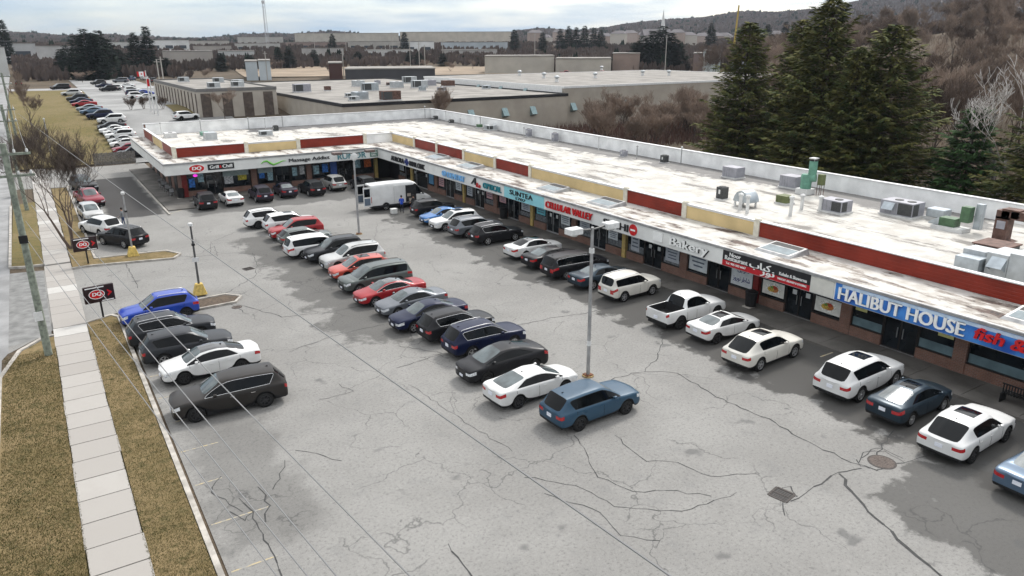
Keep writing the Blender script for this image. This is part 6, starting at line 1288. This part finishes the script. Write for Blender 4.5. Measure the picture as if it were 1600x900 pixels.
# ------------------------------------------------------------------ trees
BARK = mat('grey_brown_bark', (.085,.065,.055), .95, var=.3, vscale=4); TWIG = mat('winter_twigs', (.25,.190,.150), .95, var=.35, vscale=.15); TWIG2 = mat('dark_twigs', (.125,.092,.074), .95, var=.35, vscale=.3); BIRCH = mat('pale_bark', (.50,.47,.445), .9, var=.3, vscale=3)
NEED = mat('spruce_needles', (.042,.066,.022), .9, col2=(.14,.13,.04), vscale=.8, spec=.15); NEED2 = mat('dark_conifer_needles', (.012,.024,.014), .9, var=.5, vscale=.4, spec=.15); NEEDB = mat('young_spruce_needles', (.045,.095,.03), .9, var=.5, vscale=1, spec=.15)
def bare_mesh(seed, h, spread, levels=5, up=.55, trunk=.16, twigr=.012, multi=1, kids=(3,5)):
    r_ = random.Random(seed); T, W_ = MB(), MB()
    def grow(p, d, ln, rad, lv):
        n_ = 3; pts = [p.copy()]; rr = [rad]; dd = d.copy()
        for i in range(n_):
            dd = (dd + Vector((r_.uniform(-.22,.22), r_.uniform(-.22,.22), r_.uniform(-.05,.16)))).normalized(); pts.append(pts[-1] + dd*ln/n_); rr.append(max(twigr, rad*(1-.55*(i+1)/n_)))
        (T if lv <= 1 else W_).tube(pts, rr, 7 if lv == 0 else (5 if lv == 1 else 3), cap=False)
        if lv >= levels: return
        nk = r_.randint(*kids) + (1 if lv >= levels-2 else 0)
        for k in range(nk):
            t = r_.uniform(.35, 1) if k else 1.0; i = min(n_-1, int(t*n_)); q = pts[i].lerp(pts[i+1], t*n_-i) if t < 1 else pts[-1]
            a = r_.uniform(0, 2*math.pi); out = Vector((math.cos(a), math.sin(a), 0)); nd_ = (dd*(1-spread) + out*spread + Vector((0,0,up*.35))).normalized()
            grow(q, nd_, ln*r_.uniform(.55,.82), max(twigr, rr[min(i+1,n_)]*.72), lv+1)
    for m_ in range(multi):
        a = 2*math.pi*m_/max(1,multi)+r_.uniform(0,1); lean = .0 if multi == 1 else .35
        grow(Vector((.1*math.cos(a)*(multi>1), .1*math.sin(a)*(multi>1), -.1)), Vector((lean*math.cos(a), lean*math.sin(a), 1)).normalized(), h*(.36 if multi == 1 else .33), trunk, 0)
    top = max(v[2] for v in W_.v); s_ = h/top
    for mb in (T, W_): mb.v = [(x*s_, y*s_, z*s_) for x, y, z in mb.v]
    return T.mesh('trunk', BARK), W_.mesh('crown', TWIG)
BARE = [bare_mesh(s_, 10, sp, 6, .7, .15, .014, 1, (3,4)) for s_, sp in ((1,.42),(2,.50),(3,.34),(4,.44))]
SHR = [bare_mesh(s_+20, 5, .45, 4, .8, .06, .012, 5) for s_ in (1, 2)]
def spruce_mesh(seed, h, r_base, trunk=True, clumps=1.0, need=None, leaf=.20, nb=None):
    r_ = random.Random(seed); q = MB(); br = MB(); z = h*.05
    br.tube([(0,0,-.2),(0,0,h*.5),(0,0,h*.97)], [h*.016+.04, h*.009+.03, .02], 8)
    levels = nb or int(h*3.0)
    for i in range(levels):
        t = (i+r_.random()*.8)/levels; z = h*(.04+.95*t); rad = r_base*((1-t)**.66)*(.86+.34*r_.random())*(1 if t > .1 else .8)
        n_ = max(3, int(5+4*(1-t)))
        a0 = r_.uniform(0, 6.28)
        for k in range(n_):
            a = a0 + 2*math.pi*k/n_ + r_.uniform(-.25,.25); L_ = rad*r_.uniform(.62, 1.12); c, s_ = math.cos(a), math.sin(a)
            droop = .30*(1-t)-.22*t; 
            pts = [Vector((c*L_*u, s_*L_*u, z - droop*L_*u + .34*L_*u*u*(.7 if t < .8 else 1.1))) for u in (0, .35, .7, 1)]
            if L_ > .8: br.tube(pts, [.05,.035,.02,.01], 3, cap=False)
            nc = int((5 + L_*7.5)*clumps)
            for m_ in range(nc):
                u = .12 + .9*((m_+r_.random())/nc)**.75; j = min(2, int(u*3)); fr_ = u*3-j; p = pts[j].lerp(pts[min(3,j+1)], min(1.15, fr_)); wd = (.34*L_*(1-u)+.16)
                off = r_.uniform(-1,1)*wd; p = p + Vector((-s_*off, c*off, -abs(off)*.22+r_.uniform(-.10,.04)))
                dirv = Vector((c, s_, 0))*1.0 + Vector((-s_, c, 0))*(off/wd)*.9 + Vector((0,0,r_.uniform(-.45,.35))); dirv.normalize(); sd_ = dirv.cross(Vector((r_.uniform(-.5,.5), r_.uniform(-.5,.5), 1))).normalized(); l_ = leaf*r_.uniform(.8,1.9); w_ = l_*.34
                b = len(q.v); q.v += [tuple(p-sd_*w_*.6), tuple(p+sd_*w_*.6), tuple(p+dirv*l_+sd_*w_*.25-Vector((0,0,.05))), tuple(p+dirv*l_-sd_*w_*.25-Vector((0,0,.05)))]; q.f.append((b,b+1,b+2,b+3)); q.m.append(0)
    me = q.mesh('needles', need or NEED); return br.mesh('trunk', BARK), me
def tree(nm, pair, loc, s, rz, label, cat='tree', group=None, mats=None, sz=None):
    t = thing(nm, label, cat, loc, rz, group); a = inst('trunk', pair[0], t, mats=[mats[0]] if mats else None); b = inst('crown', pair[1], t, mats=[mats[1]] if mats else None)
    t.scale = (s, s, sz or s); return t
def hgt(px, yt, p): q_ = ray(px, yt); return CAMH + q_.z*math.hypot(p.x, p.y)/math.hypot(q_.x, q_.y) - p.z
SPB = [spruce_mesh(5, 20, 7.0, leaf=.42, clumps=1.7), spruce_mesh(8, 20, 7.8, leaf=.42, clumps=1.6)]
for i, (px, yb, yt, w_, lab) in enumerate(((1152,262,32,1.0,'big dark spruce at the left end of the row behind the plaza'),(1232,258,28,.85,'spruce tucked between the left end and the tallest spruce'),(1268,285,-8,1.12,'tallest big spruce, its tip cut by the top of the photo'),(1362,300,36,1.08,'big spruce at the right of the tall pair'),(1315,300,70,.8,'shorter full spruce squeezed between the two right hand big ones'),(1636,352,66,.9,'big spruce half cut by the right edge of the photo'))):
    p = P(px, yb); p.x = max(p.x, 66); p.z = th(p.x, p.y); h = hgt(px, yt, p); t = tree('spruce_tree', SPB[i % 2], p, w_*h/20 if False else w_*.92, i*1.3, lab, 'spruce', 'big spruces behind the plaza', sz=h/20)
SPY = spruce_mesh(12, 9, 3.5, need=NEEDB, leaf=.34, clumps=1.9); p = GP(1500, 322); tree('spruce_tree', SPY, p, 1.25, 0, 'young bright green spruce below the pale leafless tree', 'spruce', None, sz=hgt(1500,165,p)/9)
CON = [spruce_mesh(31, 18, 3.8, need=NEED2, leaf=.9, clumps=.7, nb=30), spruce_mesh(32, 18, 4.6, need=NEED2, leaf=.9, clumps=.7, nb=28)]
cl = [(128,124,54),(143,126,44),(155,126,50),(165,124,47),(176,122,60),(101,119,76),(190,119,76),(217,116,50),(237,116,40),(262,119,90),(347,112,82),(393,112,85),(437,107,74),(453,107,72),(492,104,77),(560,101,80),(640,101,84),(655,101,86),(692,105,90),(805,0,46),(870,0,44),(882,0,40),(893,0,42),(905,0,40),(918,0,43),(928,0,46),(845,0,50),(1003,113,55),(1018,113,47),(1032,113,40),(1046,113,50),(1056,113,62),(992,113,66),(110,120,70),(15,100,30),(545,0,52),(648,0,50),(1165,0,38),(1190,0,34),(1085,0,36)]
for i, (px, yb, yt) in enumerate(cl):
    p = GP(px, yb) if yb else PD(px, 560); p.z = th(p.x, p.y); h = max(7, hgt(px, yt, p)); wd = 1.0 if h > 14 else .8
    if px in (1003,1018,1032,1046,992,1056): wd = 1.3
    if 120 < px < 200: wd = 1.15
    tree('conifer_tree', CON[i % 2], p, wd, i*.9, 'distant dark conifer %.0f m tall, number %d of the scattered conifers counted in the photo' % (h, i+1) if False else 'distant dark conifer among the fields and sheds', 'conifer', 'distant dark conifers', sz=h/18)
wr = random.Random(21)
# wood on the slope at the right
cnt = 0
while cnt < 185:
    az = wr.uniform(46.5, 73); d = math.sqrt(wr.uniform(112**2, 345**2)) if cnt > 45 else wr.uniform(108, 160); a = R(az); x, y = d*math.sin(a), d*math.cos(a)
    if y > 96 and x < 178: continue
    if az < 53 and d < 150: continue
    cnt += 1; s_ = wr.uniform(.95, 1.4)
    tree('bare_tree', BARE[cnt % 4], (x, y, th(x, y)-.1), s_, wr.uniform(0, 6.28), 'leafless brown tree in the wood behind the spruces', 'bare tree', 'leafless trees of the wood on the slope', mats=[BARK, TWIG if cnt % 3 else TWIG2])
# scrub behind the warehouse corner
for i in range(26):
    p = GP(wr.uniform(905, 1120), wr.uniform(196, 236)); p.x = max(p.x, 78); q_ = SHR[i % 2] if i % 3 else BARE[i % 4]; k = 'leafless thicket shrub' if i % 3 else 'slim leafless tree'
    if p.y > 119: p.y = 119 - wr.random()*6
    tree('bare_shrub' if i % 3 else 'bare_tree', q_, p, wr.uniform(1.0, 1.5) if i % 3 else wr.uniform(.75, 1.0), wr.uniform(0, 6), k+' in the thicket against the white edged warehouse', 'shrub' if i % 3 else 'bare tree', 'thicket shrubs by the warehouse' if i % 3 else 'slim trees in the thicket', mats=[BARK, TWIG])
# mid distance belts
for i in range(85):
    px = wr.uniform(20, 1210); d = wr.uniform(300, 520) if px < 760 or i % 3 == 0 else wr.uniform(380, 700); p = PD(px, d); p.z = th(p.x, p.y) - .5
    if 60 < p.x < 200 and 215 < p.y < 385 and d < 340: continue
    if -16 < p.x < -2: continue
    tree('bare_tree', BARE[i % 4], p, wr.uniform(.6, .95), wr.uniform(0, 6), 'distant leafless tree in the belt before the hills', 'bare tree', 'distant leafless trees', mats=[BARK, TWIG if i % 2 else TWIG2], sz=wr.uniform(.35, .6))
# pale birch-like tree, tree by the sidewalk and others
PAL = bare_mesh(79, 13, .55, 5, .6, .24, .020, 2, (2,3)); p = GP(1548, 330); tree('bare_tree', PAL, p, 1.0, 1.2, 'pale barked leafless tree right of the young green spruce', 'bare tree', mats=[BIRCH, BIRCH], sz=hgt(1560,85,p)/13)
NT = bare_mesh(93, 10.0, .52, 6, .9, .13, .0075, 3, (3,4)); tree('bare_tree', NT, (1.30,70.3,.1), .95, .4, 'dense dark leafless street tree over the sidewalk beside the farther drive sign', 'bare tree', mats=[TWIG2, mat('street_tree_twigs', (.10,.078,.066), .95, var=.2)], sz=1.12)
p = Vector((.4, 150, th(.4,150)+.2)); tree('bare_tree', BARE[0], p, 1.0, 1, 'pale leafless tree on the lawn beyond the fence', 'bare tree')
p = GP(352, 190); tree('bare_tree', BARE[1], p, .62, 2, 'small leafless tree in front of the low office', 'bare tree'); tree('bare_tree', BARE[2], (61,119.5,0), .95, 2, 'leafless tree rising at the front wall of the black edged warehouse', 'bare tree')
for i, (px, py) in enumerate(((225,172),(255,172),(205,174))): p = GP(px, py); tree('bare_shrub', SHR[i % 2], p, .55, i, 'low reddish shrub at the office lawn, %s' % ['middle','right','left'][i], 'shrub', mats=[TWIG2, TWIG2])
# leafless undergrowth carpets as stuff
def carpet(name, n, region, h, m_, seed):
    r_ = random.Random(seed); q = MB()
    for _ in range(n):
        x, y = region(r_); z = th(x, y); l_ = h*r_.uniform(.5, 1.3); a = r_.uniform(0, 6.28); dx, dy = math.cos(a), math.sin(a); b = len(q.v); lx, ly = r_.uniform(-.4,.4)*l_, r_.uniform(-.4,.4)*l_; w_ = .035*h
        q.v += [(x-dx*w_,y-dy*w_,z), (x+dx*w_,y+dy*w_,z), (x+lx,y+ly,z+l_)]; q.f.append((b,b+1,b+2)); q.m.append(0)
    return tag(q.build(name, m_), kind='stuff')
def reg1(r_):
    a = R(r_.uniform(47, 74)); d = math.sqrt(r_.uniform(80**2, 300**2)); x, y = d*math.sin(a), d*math.cos(a)
    return (x, y) if x > 62 and not (y > 119 and x < 178) else reg1(r_)
carpet('brush', 26000, reg1, 1.5, TWIG, 4)
carpet('brush', 9000, lambda r_: (r_.uniform(78, 130), r_.uniform(90, 121)), 1.6, mat('reddish_scrub', (.13,.075,.06), .95, var=.4, vscale=.2), 5)
def trees_stuff(name, n, reg, h, m_, seed, wd=.35):
    r_ = random.Random(seed); q = MB()
    for _ in range(n):
        x, y, z = reg(r_); l_ = h*r_.uniform(.55, 1.25); a = r_.uniform(0, 3.14)
        for k in range(2):
            dx, dy = math.cos(a+k*1.57)*l_*wd, math.sin(a+k*1.57)*l_*wd; b = len(q.v)
            q.v += [(x,y,z-.5),(x+dx,y+dy,z+l_*.55),(x+dx*.4,y+dy*.4,z+l_*.95),(x,y,z+l_*.8),(x-dx*.5,y-dy*.5,z+l_),(x-dx,y-dy,z+l_*.5)]; q.f.append(tuple(range(b, b+6))); q.m.append(0)
    return tag(q.build(name, m_), kind='stuff')
def regf(r_):
    while True:
        a = R(r_.uniform(-12, 72)); d = math.sqrt(r_.uniform(330**2, 860**2)); x, y = d*math.sin(a), d*math.cos(a)
        if -20 < x < -1 or (60 < x < 205 and 215 < y < 385): continue
        if 225 < y < 275 and x < 100: continue
        ad = math.degrees(a)
        if (d > 500 and 5 < ad < 37) or (d > 620 and 37 <= ad < 47): continue
        return x, y, th(x, y)-.3
def hz(x, y):
    d = math.hypot(x, y); az = math.atan2(x, y); t = min(1, (d-860)/1340); s_ = t*t*(3-2*t); c_ = crest(az); return 12 + (c_-12)*s_ + 5*s_*math.sin(az*23+ph[0]+d*.003) + 3*s_*math.sin(az*51+ph[1]-d*.004)
def regh(r_):
    a = R(r_.uniform(-14, 76)); d = 870+(2230-870)*r_.random(); x, y = d*math.sin(a), d*math.cos(a); return x, y, hz(x, y)-3
FW = mat('far_wood_twigs', (.125,.095,.083), .95, col2=(.075,.058,.05), vscale=.02, spec=.1)
trees_stuff('far_woods', 17000, regf, 4.6, FW, 14)
trees_stuff('far_woods', 30000, regh, 9, FW, 15, .6)
def regg2(r_):
    a = R(r_.uniform(5, 38)); d = r_.uniform(500, 790); return d*math.sin(a), d*math.cos(a), th(d*math.sin(a), d*math.cos(a))-.3
trees_stuff('far_woods', 2600, regg2, 4.2, FW, 19)
trees_stuff('far_woods', 160, regf, 7, NEED2, 16, .22); trees_stuff('far_woods', 1500, regh, 12, NEED2, 17, .3)
# the air between here and the hills
hm = bpy.data.materials.new('thin_haze'); hm.use_nodes = True; ht = hm.node_tree; ht.nodes.clear(); ho = N(ht, 'ShaderNodeOutputMaterial'); hv = N(ht, 'ShaderNodeVolumePrincipled')
hv.inputs['Color'].default_value = (.80,.88,1,1); hv.inputs['Density'].default_value = .00007; hv.inputs['Anisotropy'].default_value = .2; ht.links.new(hv.outputs[0], ho.inputs['Volume'])
tag(MB().box(-2600,-400,-12,2700,2700,190).build('haze', hm), kind='stuff')
def regg(r_, boxes=((-3.33,-.84,20,46),(.84,2.58,20,49))):
    b = boxes[r_.random() < .4]; return r_.uniform(b[0], b[1]), b[2]+(b[3]-b[2])*r_.random()**1.5
r_ = random.Random(8); q = MB()
for _ in range(70000):
    x, y = regg(r_); l_ = r_.uniform(.03,.075); a = r_.uniform(0, 6.28); dx, dy = math.cos(a)*.012, math.sin(a)*.012; b = len(q.v); q.v += [(x-dx,y-dy,.108),(x+dx,y+dy,.108),(x+r_.uniform(-.05,.05),y+r_.uniform(-.05,.05),.11+l_)]; q.f.append((b,b+1,b+2)); q.m.append(0)
tag(q.build('grass_blades', mat('grass_blade', (.13,.105,.045), .95, col2=(.055,.06,.02), vscale=2.5, spec=.1)), kind='stuff')
